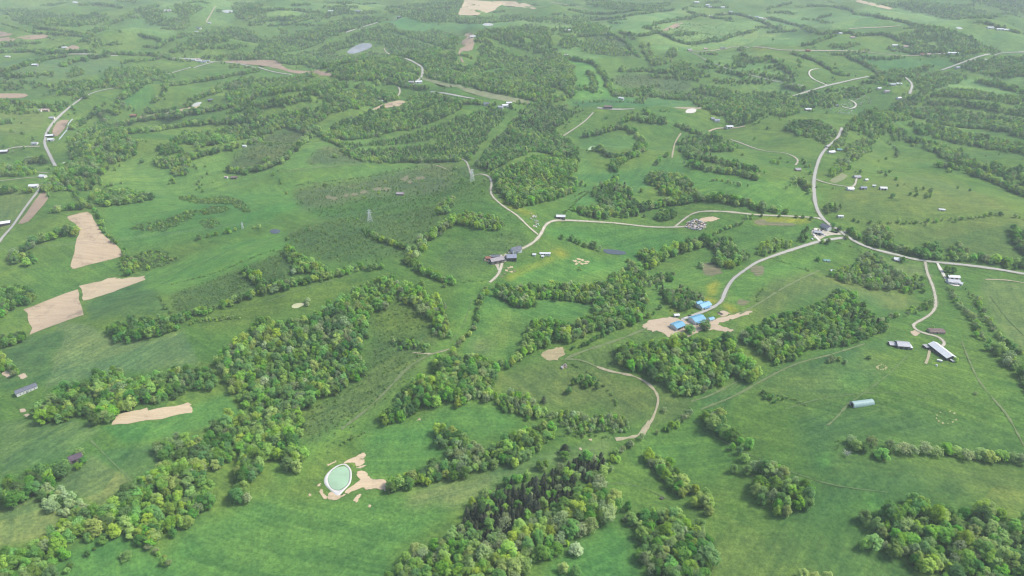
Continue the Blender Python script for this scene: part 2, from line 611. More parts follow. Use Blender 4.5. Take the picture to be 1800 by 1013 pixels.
def crown_bud(rnd):
    V, F = crown_broad(rnd, 0.62, 0.26, 15)
    # fine twigs between the first leaves
    for i in range(70):
        a = rnd.uniform(0, 6.28); t = rnd.uniform(0.2, 1)
        p = Vector((0.2 * t * math.cos(a), 0.2 * t * math.sin(a), rnd.uniform(0.35, 0.8)))
        d = Vector((math.cos(a) * .6, math.sin(a) * .6, rnd.uniform(.4, 1.2))).normalized()
        q = p + d * rnd.uniform(.08, .16)
        s = d.orthogonal().normalized() * 0.006
        b = len(V)
        V += [p - s, p + s, q]
        F.append((b, b + 1, b + 2))
    return V, F

def crown_cedar(rnd):
    V, F = [], []
    for i in range(460):
        z = rnd.uniform(0, 1) ** 0.85
        r = 0.27 * (1 - z) ** 0.62 * (0.75 + 0.35 * math.sin(z * 17 + rnd.uniform(-.4, .4))) + 0.012
        a = rnd.uniform(0, 6.28)
        rr = r * rnd.uniform(0.55, 1.1)
        p = Vector((rr * math.cos(a), rr * math.sin(a), 0.08 + z * 0.92))
        nrm = Vector((math.cos(a), math.sin(a), rnd.uniform(0.1, 0.9))).normalized()
        card(V, F, p, nrm, 0.075 * rnd.uniform(0.7, 1.2), rnd)
    return V, F

def trunk_broad(rnd):
    V, F = [], []
    lean = Vector((rnd.uniform(-.03, .03), rnd.uniform(-.03, .03), 0))
    pts = [(0, 0, -0.03), lean * .3 + Vector((0, 0, .12)), lean * .7 + Vector((0, 0, .3)), lean + Vector((0, 0, .55)), lean * 1.3 + Vector((0, 0, .75))]
    tube(V, F, pts, [.026, .020, .016, .010, .004])
    for k in range(5):
        a = k * 1.26 + rnd.uniform(-.4, .4); z = rnd.uniform(.22, .5)
        s = lean * z * 1.5 + Vector((0, 0, z)); d = Vector((math.cos(a), math.sin(a), rnd.uniform(.6, 1.2))).normalized()
        tube(V, F, [s, s + d * .12 + Vector((0, 0, .01)), s + d * .25 + Vector((0, 0, .03))], [.010, .007, .003], 4)
    return V, F

def trunk_cedar(rnd):
    V, F = [], []
    tube(V, F, [(0, 0, -.03), (0, 0, .3), (0.004, 0, .7), (0, 0, .97)], [.016, .012, .007, .002])
    return V, F

SHAPES = {}           # species -> list of (trunk mesh, crown mesh, joined mesh)
def simple_mesh(name, V, F, mats, idx=None):
    me = bpy.data.meshes.new(name)
    me.from_pydata([tuple(v) for v in V], [], F)
    for m in mats:
        me.materials.append(m)
    if idx is not None:
        me.polygons.foreach_set('material_index', idx)
    me.update()
    return me

PROTO = bpy.data.collections.new('tree_shapes')      # not linked to the scene: only drawn through the woodland
PIDX = {}
_plist = []
def make_protos():
    rnd = random.Random(3)
    for sp_, nvar in (('G', 6), ('Y', 4), ('D', 5), ('B', 4), ('W', 2), ('C', 3), ('S', 4)):
        SHAPES[sp_] = []
        for v in range(nvar):
            if sp_ == 'C':
                tv, tf = trunk_cedar(rnd); cv, cf = crown_cedar(rnd)
            elif sp_ == 'B':
                tv, tf = trunk_broad(rnd); cv, cf = crown_bud(rnd)
            elif sp_ == 'S':
                tv, tf = trunk_broad(rnd); cv, cf = crown_broad(rnd, 0.8, 0.0, 8)
                cv = [Vector((p.x * 1.6, p.y * 1.6, p.z)) for p in cv]
            else:
                tv, tf = trunk_broad(rnd); cv, cf = crown_broad(rnd, 1.0, rnd.uniform(0.05, 0.15), rnd.randint(15, 20))
            tm = simple_mesh('trunk', tv, tf, [BARK])
            cm = simple_mesh('crown', cv, cf, [LEAF[sp_]])
            n = len(tv)
            jm = simple_mesh('tree_shape', list(tv) + list(cv), list(tf) + [tuple(i + n for i in f) for f in cf],
                             [BARK, LEAF[sp_]], [0] * len(tf) + [1] * len(cf))
            SHAPES[sp_].append((tm, cm, jm))
            _plist.append((sp_, v, jm))
    for k, (sp_, v, jm) in enumerate(_plist):
        o = bpy.data.objects.new('shape_%03d' % k, jm)
        PROTO.objects.link(o)
        PIDX[(sp_, v)] = k
make_protos()

MIX = {
    'mix':  (('G', .46), ('Y', .20), ('D', .24), ('B', .085), ('W', .015)),
    'green': (('G', .50), ('Y', .25), ('D', .20), ('B', .05)),
    'dark': (('D', .42), ('G', .28), ('B', .20), ('C', .10)),
    'con':  (('C', .74), ('D', .06), ('G', .10), ('B', .10)),
    'yel':  (('Y', .52), ('G', .25), ('B', .23)),
    'bud':  (('B', .48), ('G', .26), ('Y', .20), ('W', .06)),
    'wht':  (('W', .40), ('D', .30), ('G', .30)),
    'drk':  (('D', .75), ('G', .25)),
    'far':  (('G', .42), ('Y', .20), ('D', .22), ('B', .16)),
    'shr':  (('S', 1.0),),
}
TREES = []            # x, y, height, width factor, species, place index
PLACES = []

def pick(mix, n):
    k, p = zip(*MIX[mix])
    p = np.array(p) / sum(p)
    return [k[i] for i in rng.choice(len(k), n, p=p)]

def patch(x, y):
    """slow variation over the ground, about -1..1: stands of one kind within a wood"""
    return (np.sin(x / 23.0 + 1.3 * np.sin(y / 31.0)) + np.sin(y / 19.0 + 1.7 * np.sin(x / 37.0)) + np.sin((x + y) / 41.0)) / 2.2

def restock(sps, x, y, mix):
    if mix in ('con', 'wht', 'shr', 'drk'):
        return sps
    q = patch(x, y)
    u = rng.uniform(0, 1, len(sps))
    out = []
    for s0, qq, uu in zip(sps, q, u):
        if qq > .45 and uu < .5: s0 = 'Y' if qq > .8 else 'G'
        elif qq < -.45 and uu < .5: s0 = 'B' if qq < -1.05 else 'D'
        out.append(s0)
    return out

def wood(pts, mix='mix', sp_=7.0, h=11.0, place='', dens=1.0, n=3, hv=0.17, into=None):
    """a wood whose crowns fill this outline"""
    w = wpoly(pts, h * 0.55, n)
    x0, y0 = w.min(0); x1, y1 = w.max(0)
    s = sp_ * .9
    gx, gy = np.meshgrid(np.arange(x0, x1, s), np.arange(y0, y1, s * 0.88))
    gx = gx + (np.arange(gx.shape[0]) % 2)[:, None] * s / 2
    gx = gx.ravel() + rng.uniform(-.36, .36, gx.size) * s
    gy = gy.ravel() + rng.uniform(-.36, .36, gy.size) * s
    # the edge wanders in and out by a crown or two, and gaps open inside
    A = sp_ * 0.42
    ex = gx + A * (np.sin(gy / 11.0 + 2 * np.sin(gx / 17.0)) + .6 * np.sin(gx / 5.3 + gy / 7.1)) + rng.normal(0, A * .45, gx.size)
    ey = gy + A * (np.sin(gx / 12.0 + 2 * np.sin(gy / 19.0)) + .6 * np.sin(gy / 6.1 - gx / 7.7)) + rng.normal(0, A * .45, gx.size)
    gap = np.sin(gx / 14.0 + 3 * np.sin(gy / 27.0)) * np.sin(gy / 16.0 + 2 * np.sin(gx / 33.0))
    k = inside(ex, ey, w) & (rng.uniform(0, 1, gx.size) < dens * np.where(gap > (.28 if mix == 'far' else .9), .3 if mix == 'far' else .6, .97))
    gx, gy = gx[k], gy[k]
    PLACES.append(place)
    pi = len(PLACES) - 1
    sps = restock(pick(mix, len(gx)), gx, gy, mix)
    hs = h * np.clip(rng.normal(1, hv, len(gx)) * (1 + .16 * np.sin(gx / 18.0 + gy / 29.0) * np.sin(gy / 21.0 - gx / 37.0)), .5, 1.6)
    hs = np.where(rng.uniform(0, 1, len(gx)) < .05, hs * 1.3, hs)
    for a, b, c, d in zip(gx, gy, hs, sps):
        (into if into is not None else TREES).append((a, b, c * (0.9 if d == 'C' else 1), rng.uniform(.9, 1.3), d, pi))

def belt(pts, half=4.0, mix='mix', sp_=6.0, h=9.0, place='', dens=0.93, hv=0.22, into=None):
    """a hedgerow or strip of trees along this line"""
    sm = np.array(smooth(pts, False, 6))
    x, y, z = P(sm[:, 0], sm[:, 1], h * 0.5)
    pl = np.stack([x, y], 1)
    seg = np.hypot(*(pl[1:] - pl[:-1]).T)
    cum = np.concatenate([[0], np.cumsum(seg)])
    m = max(2, int(cum[-1] / (sp_ * 0.72)))
    t = np.linspace(0, cum[-1], m)
    q = np.stack([np.interp(t, cum, pl[:, 0]), np.interp(t, cum, pl[:, 1])], 1)
    d = np.gradient(q, axis=0); d /= np.maximum(np.linalg.norm(d, axis=1, keepdims=True), 1e-6)
    nn = np.stack([-d[:, 1], d[:, 0]], 1)
    q = q + nn * (half * .5 * np.sin(t / 23.0 + pts[0][0])[:, None] + .25 * half * np.sin(t / 7.0)[:, None])
    fill = .72 + .45 * np.sin(t / 31.0 + pts[0][1]) * np.sin(t / 13.0)
    rows = max(1, int(round(2 * half / sp_ * 1.35)))
    PLACES.append(place)
    pi = len(PLACES) - 1
    for r in range(rows):
        off = ((r + .5) / rows * 2 - 1) * half if rows > 1 else 0
        e = q + nn * (off + rng.normal(0, half * .25, (m, 1))) + rng.normal(0, sp_ * .22, (m, 2))
        keep = rng.uniform(0, 1, m) < dens * np.clip(fill + .25, 0, 1)
        sps = restock(pick(mix, m), e[:, 0], e[:, 1], mix)
        for i in range(m):
            if keep[i]:
                (into if into is not None else TREES).append((e[i, 0], e[i, 1], h * float(np.clip(rng.normal(1, hv), .5, 1.5)), rng.uniform(1.0, 1.5), sps[i], pi))

SINGLES = []
def single(px, py, h, sp_, label, wf=1.3):
    """one tree standing by itself; the pixel is the middle of its crown"""
    p = P1(px, py, h * 0.55)
    SINGLES.append((p.x, p.y, h * 1.08, wf * 1.15, sp_, label))

SHRUBS = []
def shrubs(pts, sp_=4.0, h=1.6, dens=0.4, mix='shr'):
    wood(pts, mix, sp_, h, '', dens, into=SHRUBS, hv=0.35)

def shrub_line(pts, h=2.2, sp_=3.5, mix='shr', half=1.2, dens=0.9):
    belt(pts, half, mix, sp_, h, '', dens, into=SHRUBS, hv=0.3)

KIND = {'G': ('broadleaf_tree', 'mid green broadleaf tree'), 'Y': ('broadleaf_tree', 'yellow-green broadleaf tree'),
        'D': ('broadleaf_tree', 'dark green broadleaf tree'), 'B': ('budding_tree', 'grey-brown budding tree'),
        'W': ('blossom_tree', 'white flowering tree'), 'C': ('cedar_tree', 'dark narrow evergreen tree'),
        'S': ('shrub', 'low green shrub')}

def put_tree(x, y, h, wf, sp_, label, group, rnd):
    z = float(hgt(x, y))
    name = KIND[sp_][0]
    root = bpy.data.objects.new(name, None)
    COL.objects.link(root)
    root.empty_display_size = 1.0
    root.location = (x, y, z)
    root.rotation_euler = (0, 0, rnd.uniform(0, 6.28))
    root.scale = (h * wf, h * wf, h)
    tag(root, label, 'shrub' if sp_ == 'S' else 'tree', group)
    tm, cm, jm = rnd.choice(SHAPES[sp_])
    for nm, me in (('trunk', tm), ('crown', cm)):
        o = bpy.data.objects.new(nm, me)
        COL.objects.link(o)
        o.parent = root
    return root

def scatter(name, items, label):
    """what is past counting: one object that draws a tree at each of its points"""
    n = len(items)
    xs = np.array([t[0] for t in items]); yy = np.array([t[1] for t in items])
    hs = np.array([t[2] for t in items]); wf = np.array([t[3] for t in items])
    zs = hgt(xs, yy)
    idx = np.array([PIDX[(t[4], int(rng.integers(len(SHAPES[t[4]]))))] for t in items], np.int32)
    me = bpy.data.meshes.new(name)
    me.vertices.add(n)
    me.vertices.foreach_set('co', np.stack([xs, yy, zs], 1).ravel().astype(np.float32))
    a = me.attributes.new('idx', 'INT', 'POINT'); a.data.foreach_set('value', idx)
    a = me.attributes.new('scl', 'FLOAT_VECTOR', 'POINT'); a.data.foreach_set('vector', np.stack([hs * wf, hs * wf, hs], 1).ravel().astype(np.float32))
    rt = np.zeros((n, 3), np.float32); rt[:, 2] = rng.uniform(0, 6.28, n); rt[:, 0] = rng.normal(0, .05, n)
    a = me.attributes.new('rot', 'FLOAT_VECTOR', 'POINT'); a.data.foreach_set('vector', rt.ravel())
    me.update()
    o = bpy.data.objects.new(name, me)
    COL.objects.link(o)
    ng = bpy.data.node_groups.new(name, 'GeometryNodeTree')
    ng.interface.new_socket('Geometry', in_out='INPUT', socket_type='NodeSocketGeometry')
    ng.interface.new_socket('Geometry', in_out='OUTPUT', socket_type='NodeSocketGeometry')
    gi = ng.nodes.new('NodeGroupInput'); go = ng.nodes.new('NodeGroupOutput')
    ci = ng.nodes.new('GeometryNodeCollectionInfo')
    ci.inputs['Collection'].default_value = PROTO
    ci.inputs['Separate Children'].default_value = True
    ci.inputs['Reset Children'].default_value = True
    ip = ng.nodes.new('GeometryNodeInstanceOnPoints')
    ip.inputs['Pick Instance'].default_value = True
    def na(nm, tp):
        q = ng.nodes.new('GeometryNodeInputNamedAttribute'); q.data_type = tp
        q.inputs['Name'].default_value = nm
        return q.outputs[0]
    e2r = ng.nodes.new('FunctionNodeEulerToRotation')
    L = ng.links.new
    L(gi.outputs[0], ip.inputs['Points'])
    L(ci.outputs[0], ip.inputs['Instance'])
    L(na('idx', 'INT'), ip.inputs['Instance Index'])
    L(na('rot', 'FLOAT_VECTOR'), e2r.inputs[0]); L(e2r.outputs[0], ip.inputs['Rotation'])
    L(na('scl', 'FLOAT_VECTOR'), ip.inputs['Scale'])
    L(ip.outputs[0], go.inputs[0])
    md = o.modifiers.new('scatter', 'NODES'); md.node_group = ng
    tag(o, label, kind='stuff')
    return o
# ------------------------------------------------------------------ swards
LUSH = (0.058, 0.156, 0.042); DARK = (0.052, 0.122, 0.042); DRY = (0.112, 0.170, 0.062); OLIVE = (0.088, 0.140, 0.046)
SCRUB = (0.070, 0.132, 0.044); BROWN = (0.076, 0.124, 0.052); PALE = (0.100, 0.168, 0.066); YEL = (0.30, 0.29, 0.030); BRT = (0.080, 0.195, 0.048)
TAN = (0.30, 0.25, 0.15)
paint([(100, 565), (150, 570), (190, 590), (260, 598), (322, 580), (350, 640), (300, 648), (230, 655), (180, 660), (80, 680)], PALE, 1, n=1)
paint([(0, 610), (60, 590), (120, 575), (85, 670), (0, 690)], DARK, 2, n=1)
paint([(150, 530), (258, 493), (300, 548), (200, 556), (160, 565)], DARK, 1, n=1)
paint([(0, 740), (130, 738), (180, 755), (120, 800), (0, 840)], PALE, 1, .1, .6, n=1)
paint([(165, 800), (232, 845), (180, 890), (100, 858), (115, 830)], DRY, 1, .3, n=1)
paint([(0, 890), (72, 872), (125, 905), (70, 950), (0, 960), (-60, 960), (-60, 890)], DRY, 1, .2, n=1)
paint([(180, 750), (270, 740), (400, 690), (430, 735), (360, 752), (262, 776), (215, 780)], LUSH, 1, n=1)
paint([(200, 790), (262, 780), (300, 810), (235, 845), (165, 800)], DARK, 1, .1, n=1)
paint([(105, 980), (200, 920), (240, 950), (290, 1000), (280, 1040), (60, 1040)], LUSH, 2)
paint([(300, 960), (440, 880), (560, 880), (700, 860), (800, 850), (790, 920), (690, 970), (690, 1060), (280, 1060)], LUSH, 4, .12)
paint([(700, 870), (900, 820), (1060, 775), (1060, 795), (900, 840), (800, 890)], PALE, 3, .1)
paint([(640, 760), (700, 745), (800, 705), (830, 705), (930, 740), (880, 770), (840, 780), (770, 770), (790, 800), (740, 830), (690, 840), (640, 830)], LUSH, 3)
paint([(480, 800), (540, 770), (640, 700), (700, 640), (780, 600), (800, 560), (815, 500), (840, 505), (830, 570), (790, 615), (740, 650), (690, 700), (640, 750), (560, 790), (500, 860)], BRT, 3, .1, .6)
paint([(540, 720), (600, 690), (640, 660), (655, 600), (655, 560), (700, 530), (740, 545), (765, 590), (740, 640), (690, 690), (600, 750), (540, 770)], SCRUB, 3, .7)
paint([(660, 545), (700, 530), (745, 550), (760, 580), (700, 590), (660, 580)], (0.098, 0.155, 0.036), 3, .7)
paint([(820, 620), (850, 510), (870, 515), (930, 540), (945, 525), (1035, 530), (1045, 545), (1010, 562), (935, 562), (922, 600), (880, 630), (840, 628)], LUSH, 2)
paint([(850, 595), (880, 560), (920, 550), (925, 590), (880, 625)], (0.082, 0.165, 0.044), 4)
paint([(830, 600), (845, 590), (870, 608), (862, 620), (835, 622)], DRY, 3, .2)
paint([(870, 680), (900, 650), (960, 635), (1050, 648), (1145, 680), (1155, 720), (1110, 742), (1050, 720), (960, 715)], OLIVE, 3, .35)
paint([(1150, 680), (1210, 705), (1205, 725), (1150, 755), (1130, 755), (1155, 715)], OLIVE, 2, .3)
paint([(990, 640), (1140, 575), (1150, 590), (1085, 610), (1080, 650), (1040, 645)], SCRUB, 3, .3)
paint([(1225, 700), (1330, 660), (1500, 610), (1560, 595), (1560, 606), (1400, 655), (1300, 690), (1240, 720)], DARK, 2, .2)
paint([(1300, 690), (1420, 650), (1520, 625), (1560, 650), (1500, 690), (1420, 700), (1350, 690)], DRY, 5, .1, .55)
paint([(1480, 665), (1520, 658), (1525, 672), (1490, 685)], BRT, 3, 0, .8)
paint([(1400, 740), (1500, 720), (1640, 730), (1800, 780), (1800, 790), (1650, 775), (1500, 770), (1450, 830), (1420, 800)], DARK, 6, .2)
paint([(1430, 820), (1500, 805), (1650, 815), (1800, 820), (1850, 900), (1780, 900), (1720, 880), (1640, 870), (1560, 860), (1470, 850)], OLIVE, 6, .1, .6)
paint([(1480, 840), (1560, 830), (1680, 850), (1700, 878), (1600, 865), (1520, 870), (1470, 900), (1400, 920), (1350, 960), (1400, 890)], DARK, 6, .3)
paint([(1440, 800), (1462, 800), (1463, 818), (1445, 820)], BRT, 2)
paint([(1530, 880), (1555, 880), (1560, 900), (1540, 902)], BRT, 2)
paint([(1250, 940), (1400, 930), (1500, 920), (1560, 970), (1640, 1010), (1640, 1060), (1250, 1060)], OLIVE, 6, .1, .45)
paint([(1100, 800), (1240, 740), (1300, 800), (1260, 850), (1180, 830)], LUSH, 5, .1, .6)
paint([(1080, 930), (1130, 990), (1140, 1050), (960, 1050), (1000, 960)], LUSH, 3, .1)
# middle distance
paint([(250, 480), (490, 408), (560, 420), (500, 440), (380, 490), (300, 520)], BRT, 2, 0, .8, n=2)
paint([(300, 520), (420, 475), (500, 445), (540, 470), (440, 515), (330, 555)], SCRUB, 2, .8, n=2)
paint([(330, 565), (460, 520), (640, 485), (690, 490), (600, 520), (480, 560), (400, 580)], (0.085, 0.150, 0.036), 2, .6)
paint([(500, 415), (600, 385), (720, 370), (790, 360), (730, 440), (640, 460), (560, 455)], SCRUB, 3, .8)
paint([(520, 335), (600, 318), (720, 290), (800, 290), (830, 320), (760, 350), (640, 355), (540, 370)], BROWN, 3, .45)
paint([(540, 375), (640, 350), (760, 340), (830, 330), (800, 350), (700, 370), (600, 385)], (0.055, 0.135, 0.034), 2, .8)
paint([(450, 330), (560, 310), (740, 285), (760, 290), (620, 318), (520, 330), (520, 370), (420, 390), (380, 340)], BRT, 2, 0, .6)
paint([(180, 310), (230, 280), (260, 270), (400, 270), (400, 300), (540, 235), (620, 225), (640, 285), (480, 312), (380, 345), (240, 350)], (0.080, 0.172, 0.048), 2, 0, .8)
paint([(405, 297), (412, 278), (430, 260), (475, 238), (520, 225), (545, 235), (520, 262), (490, 282), (450, 298)], BROWN, 1, .9)
paint([(538, 287), (570, 258), (600, 262), (640, 285), (600, 288)], BROWN, 1, .8)
paint([(190, 355), (300, 340), (400, 340), (440, 370), (420, 410), (300, 430), (215, 430)], LUSH, 2, 0, .7)
paint([(770, 440), (850, 420), (900, 400), (930, 430), (850, 470), (800, 490)], SCRUB, 3, .6)
paint([(800, 300), (850, 320), (860, 345), (930, 400), (880, 400), (800, 360)], (0.062, 0.140, 0.036), 3, .7)
paint([(890, 480), (1000, 455), (1130, 460), (1090, 480), (1000, 498), (900, 495)], BRT, 3, 0, .8)
paint([(960, 395), (1180, 405), (1230, 425), (1130, 460), (1050, 430), (980, 420)], LUSH, 2)
paint([(1015, 350), (1020, 270), (1060, 300), (1180, 280), (1230, 270), (1200, 300), (1140, 330), (1030, 365)], (0.066, 0.158, 0.046), 2)
paint([(1215, 300), (1330, 315), (1425, 325), (1430, 375), (1300, 355), (1220, 345)], BRT, 2, 0, .6)
paint([(1020, 255), (1050, 240), (1110, 238), (1125, 250), (1090, 265), (1040, 265)], (0.070, 0.160, 0.046), 1)
paint([(1460, 345), (1600, 310), (1700, 330), (1800, 380), (1760, 372), (1600, 388), (1480, 380)], OLIVE, 3, .1, .7)
paint([(1500, 395), (1650, 392), (1760, 378), (1850, 400), (1850, 460), (1700, 450), (1560, 410)], OLIVE, 2, .1, .7)
paint([(1728, 493), (1800, 500), (1870, 510), (1870, 640), (1800, 612), (1768, 590), (1740, 545)], DRY, 1, .1, .8)
paint([(1340, 500), (1420, 480), (1480, 492), (1540, 505), (1600, 520), (1580, 550), (1500, 520), (1440, 520), (1380, 540), (1330, 560)], OLIVE, 3, .1)
paint([(1370, 545), (1410, 520), (1460, 505), (1530, 515), (1560, 560), (1500, 520), (1430, 530)], DARK, 3, 0, .7)
paint([(1300, 480), (1420, 450), (1430, 470), (1340, 500), (1300, 540), (1280, 520)], BRT, 3, .1, .7)
paint([(1240, 440), (1350, 400), (1420, 395), (1380, 430), (1280, 470), (1200, 480)], (0.070, 0.150, 0.040), 3, .2)
paint([(1140, 520), (1200, 470), (1290, 470), (1260, 520), (1230, 505), (1190, 500), (1160, 545)], BRT, 3, .2, .6)
paint([(1540, 462), (1620, 470), (1630, 490), (1560, 475)], DRY, 2, .3)
paint([(1325, 388), (1360, 382), (1420, 385), (1420, 392), (1370, 392), (1330, 394)], YEL, 1, .9, .6)
for q in ([(1245, 502), (1262, 495), (1258, 515), (1248, 520)], [(1232, 520), (1248, 525), (1262, 530), (1255, 533), (1238, 530)],
          [(1272, 535), (1290, 540), (1298, 548), (1285, 550)], [(885, 490), (900, 478), (940, 465), (970, 452), (975, 456), (930, 475), (900, 492)],
          [(970, 440), (990, 440), (1000, 448), (985, 452)], [(1180, 545), (1192, 545), (1190, 549), (1180, 549)], [(1325, 82), (1350, 84), (1348, 88), (1325, 87)],
          [(880, 350), (905, 362), (940, 375), (930, 380), (900, 368)]):
    paint(q, YEL, 1, .9, .42)
# far fields
FAR_SUNLIT = (0.118, 0.225, 0.075)  # grass colour lightened to stand in for a patch of sunlight
for q in ([(215, 60), (240, 30), (300, 5), (400, 2), (420, 30), (380, 45), (340, 20), (300, 60), (260, 70)], [(450, 30), (480, 10), (600, 5), (680, 5), (640, 22), (540, 25), (470, 40)], [(0, 20), (40, 5), (120, 10), (60, 14)],
          [(975, 30), (1060, 40), (1080, 55), (1020, 60), (960, 50)], [(1000, 60), (985, 100), (1040, 108), (1050, 98), (1010, 85)], [(1200, 75), (1300, 55), (1400, 60), (1400, 80), (1290, 82), (1220, 86)], [(1130, 60), (1190, 70), (1220, 85), (1180, 90), (1150, 90)],
          [(900, 38), (940, 32), (970, 42), (950, 46), (910, 46)], [(1500, 10), (1600, 20), (1700, 45), (1600, 50), (1540, 30)], [(1660, 55), (1800, 60), (1800, 90), (1720, 85)]):
    paint(q, FAR_SUNLIT, 2, 0, .75)
paint([(0, 112), (120, 100), (200, 102), (210, 120), (120, 140), (0, 143)], (0.072, 0.142, 0.056), 1)
paint([(0, 150), (120, 155), (130, 165), (0, 168)], OLIVE, 1, 0, .6)
paint([(0, 200), (75, 198), (70, 225), (0, 240)], OLIVE, 1, .2, .7)
paint([(0, 345), (60, 345), (25, 395), (0, 410)], DRY, 1, .3, .8)
paint([(220, 130), (270, 155), (260, 190), (220, 185)], LUSH, 1)
paint([(690, 45), (700, 28), (760, 38), (830, 42), (900, 40), (870, 48), (800, 55), (720, 55)], (0.066, 0.172, 0.056), 1)
paint([(1000, 100), (1045, 112), (1075, 168), (1010, 172), (1005, 130)], BRT, 1)
paint([(1005, 178), (1100, 172), (1230, 175), (1235, 185), (1050, 188), (1000, 185)], (0.050, 0.140, 0.050), 1)
paint([(1080, 135), (1120, 130), (1190, 136), (1215, 150), (1190, 165), (1120, 155), (1085, 150)], BROWN, 1, .8)
paint([(1030, 68), (1080, 62), (1100, 80), (1120, 100), (1060, 95)], BROWN, 1, .7)
paint([(1160, 55), (1210, 42), (1280, 45), (1320, 55), (1260, 72), (1190, 68)], BROWN, 1, .5, .8)
for q in ([(1060, 35), (1200, 15), (1230, 20), (1150, 40)], [(1090, 30), (1300, 40), (1340, 20), (1440, 20), (1420, 45), (1360, 50), (1300, 70), (1240, 75), (1100, 60)],
          [(1420, 30), (1500, 25), (1560, 40), (1500, 55), (1440, 52)], [(1590, 15), (1700, 40), (1640, 45), (1560, 30)], [(1620, 65), (1660, 75), (1650, 85), (1612, 75)],
          [(1640, 140), (1720, 140), (1800, 170), (1800, 182), (1700, 165), (1650, 160)], [(1720, 125), (1800, 120), (1800, 150), (1740, 145)]):
    paint(q, FAR_SUNLIT, 2, 0, .85)
paint([(1240, 118), (1280, 95), (1350, 100), (1400, 140), (1390, 165), (1300, 150)], FAR_SUNLIT, 2, 0, .6)
paint([(1485, 95), (1560, 100), (1660, 105), (1690, 115), (1640, 118), (1540, 120)], (0.055, 0.150, 0.048), 1)
GROUND = build_ground()

# ------------------------------------------------------------------ bare soil, roads, ponds
SOIL_A = soil_mat('soil_pink_tan', (0.49, 0.385, 0.26), (0.43, 0.33, 0.22), rowdir=1.2, st=0.55)
SOIL_B = soil_mat('soil_straw', (0.54, 0.435, 0.285), (0.48, 0.38, 0.245), rowdir=0.35, st=0.2)
SOIL_C = soil_mat('soil_brown', (0.36, 0.265, 0.185), (0.30, 0.225, 0.16), rowdir=0.8, st=0.15)
SAND = soil_mat('sand_spoil', (0.62, 0.49, 0.32), (0.52, 0.41, 0.27), rowdir=0.9, st=0.3)
YARD = soil_mat('yard_dirt', (0.46, 0.37, 0.26), (0.52, 0.42, 0.30), rowdir=0.5, st=0.2)
ROUGH = soil_mat('worn_bank', (0.25, 0.21, 0.125), (0.10, 0.145, 0.055), rowdir=0.7, st=0.4)
GRAVEL = cmat('gravel_pale', (0.39, 0.36, 0.285), 0.95, 0.25, 0.25)
GRAVEL_W = cmat('gravel_white', (0.55, 0.52, 0.46), 0.95, 0.1, 0.25)
ASPH = cmat('road_worn', (0.36, 0.35, 0.315), 0.9, 0.1, 0.2)
DIRT = cmat('track_dirt', (0.32, 0.29, 0.19), 0.95, 0.25, 0.4)
WORN = cmat('track_worn_grass', (0.135, 0.175, 0.075), 0.95, 0.25, 0.3)
LINER = cmat('pond_liner', (0.50, 0.49, 0.46), 0.6, 0.06, 0.4)

sheet('bare_field', [(118, 383), (126, 379), (155, 373), (165, 387), (180, 411), (200, 428), (213, 440), (214, 450), (190, 457), (133, 473), (126, 471), (125, 466), (131, 445), (135, 420), (140, 406), (130, 394)], SOIL_A, 'boot-shaped bare tan field beside the hedge', n=2)
sheet('bare_field', [(44, 544), (135, 509), (148, 553), (57, 587)], SOIL_A, 'four-sided bare tan field', n=1, edge=1.0)
sheet('bare_field', [(140, 503), (205, 488), (208, 491), (252, 486), (256, 492), (200, 513), (148, 530)], SOIL_B, 'narrow bare field beside the four-sided one', n=1, edge=1.0)
sheet('bare_field', [(195, 748), (210, 728), (258, 718), (262, 722), (335, 708), (338, 724), (275, 738)], SOIL_B, 'straw-coloured bare strip below the wood', n=1, edge=.9)
sheet('bare_field', [(33, 393), (45, 378), (70, 342), (83, 339), (84, 350), (68, 370), (50, 390)], SOIL_C, 'brown ploughed plot beside the road', n=2)
sheet('bare_field', [(90, 237), (100, 215), (118, 211), (120, 215), (105, 237), (95, 239)], SOIL_C, 'brown ploughed plot by the road bend', n=2)
sheet('bare_field', [(225, 212), (250, 205), (330, 190), (345, 184), (352, 187), (320, 198), (260, 208), (235, 213)], SOIL_B, 'long straw-coloured strip along the hedge', n=2)
sheet('bare_field', [(395, 108), (450, 106), (485, 107), (500, 118), (515, 124), (575, 127), (582, 134), (540, 132), (508, 127), (488, 121), (455, 115), (410, 112)], SOIL_C, 'brown bottomland field beside the far road', n=2)
sheet('bare_field', [(742, 136), (790, 148), (850, 161), (900, 171), (938, 180), (935, 184), (880, 177), (840, 168), (790, 154), (745, 141)], cmat('stubble', (0.165, 0.185, 0.095), .95, .25, .05), 'long stubble strip along the creek', n=2)
sheet('bare_field', [(653, 194), (670, 185), (700, 177), (714, 180), (713, 186), (690, 188)], SOIL_A, 'small bare field in a wood clearing', n=2)
sheet('bare_field', [(818, 60), (834, 62), (831, 88), (815, 90), (808, 95), (815, 108), (812, 110), (805, 95), (808, 88)], SOIL_C, 'bare strip cut into the far wood', n=2)
sheet('bare_field', [(805, 25), (815, 5), (822, 0), (860, 3), (905, 3), (935, 10), (942, 17), (920, 14), (880, 10), (870, 18), (840, 27), (815, 27)], SOIL_B, 'wide pale bare field on the far ridge', n=2)
sheet('bare_field', [(-20, 71), (15, 66), (75, 61), (85, 65), (60, 70), (-20, 76)], SOIL_C, 'far brown field by the left edge', n=2)
sheet('bare_field', [(-20, 53), (22, 60), (5, 65), (-20, 65)], SOIL_C, 'second far brown field by the left edge', n=2)
sheet('bare_field', [(115, 88), (125, 80), (137, 82), (138, 88), (125, 92)], SOIL_C, 'small brown field beside a far white house', n=2)
sheet('bare_field', [(-20, 166), (45, 165), (40, 172), (-20, 173)], SOIL_C, 'tan field strip below the far hedge', n=2)
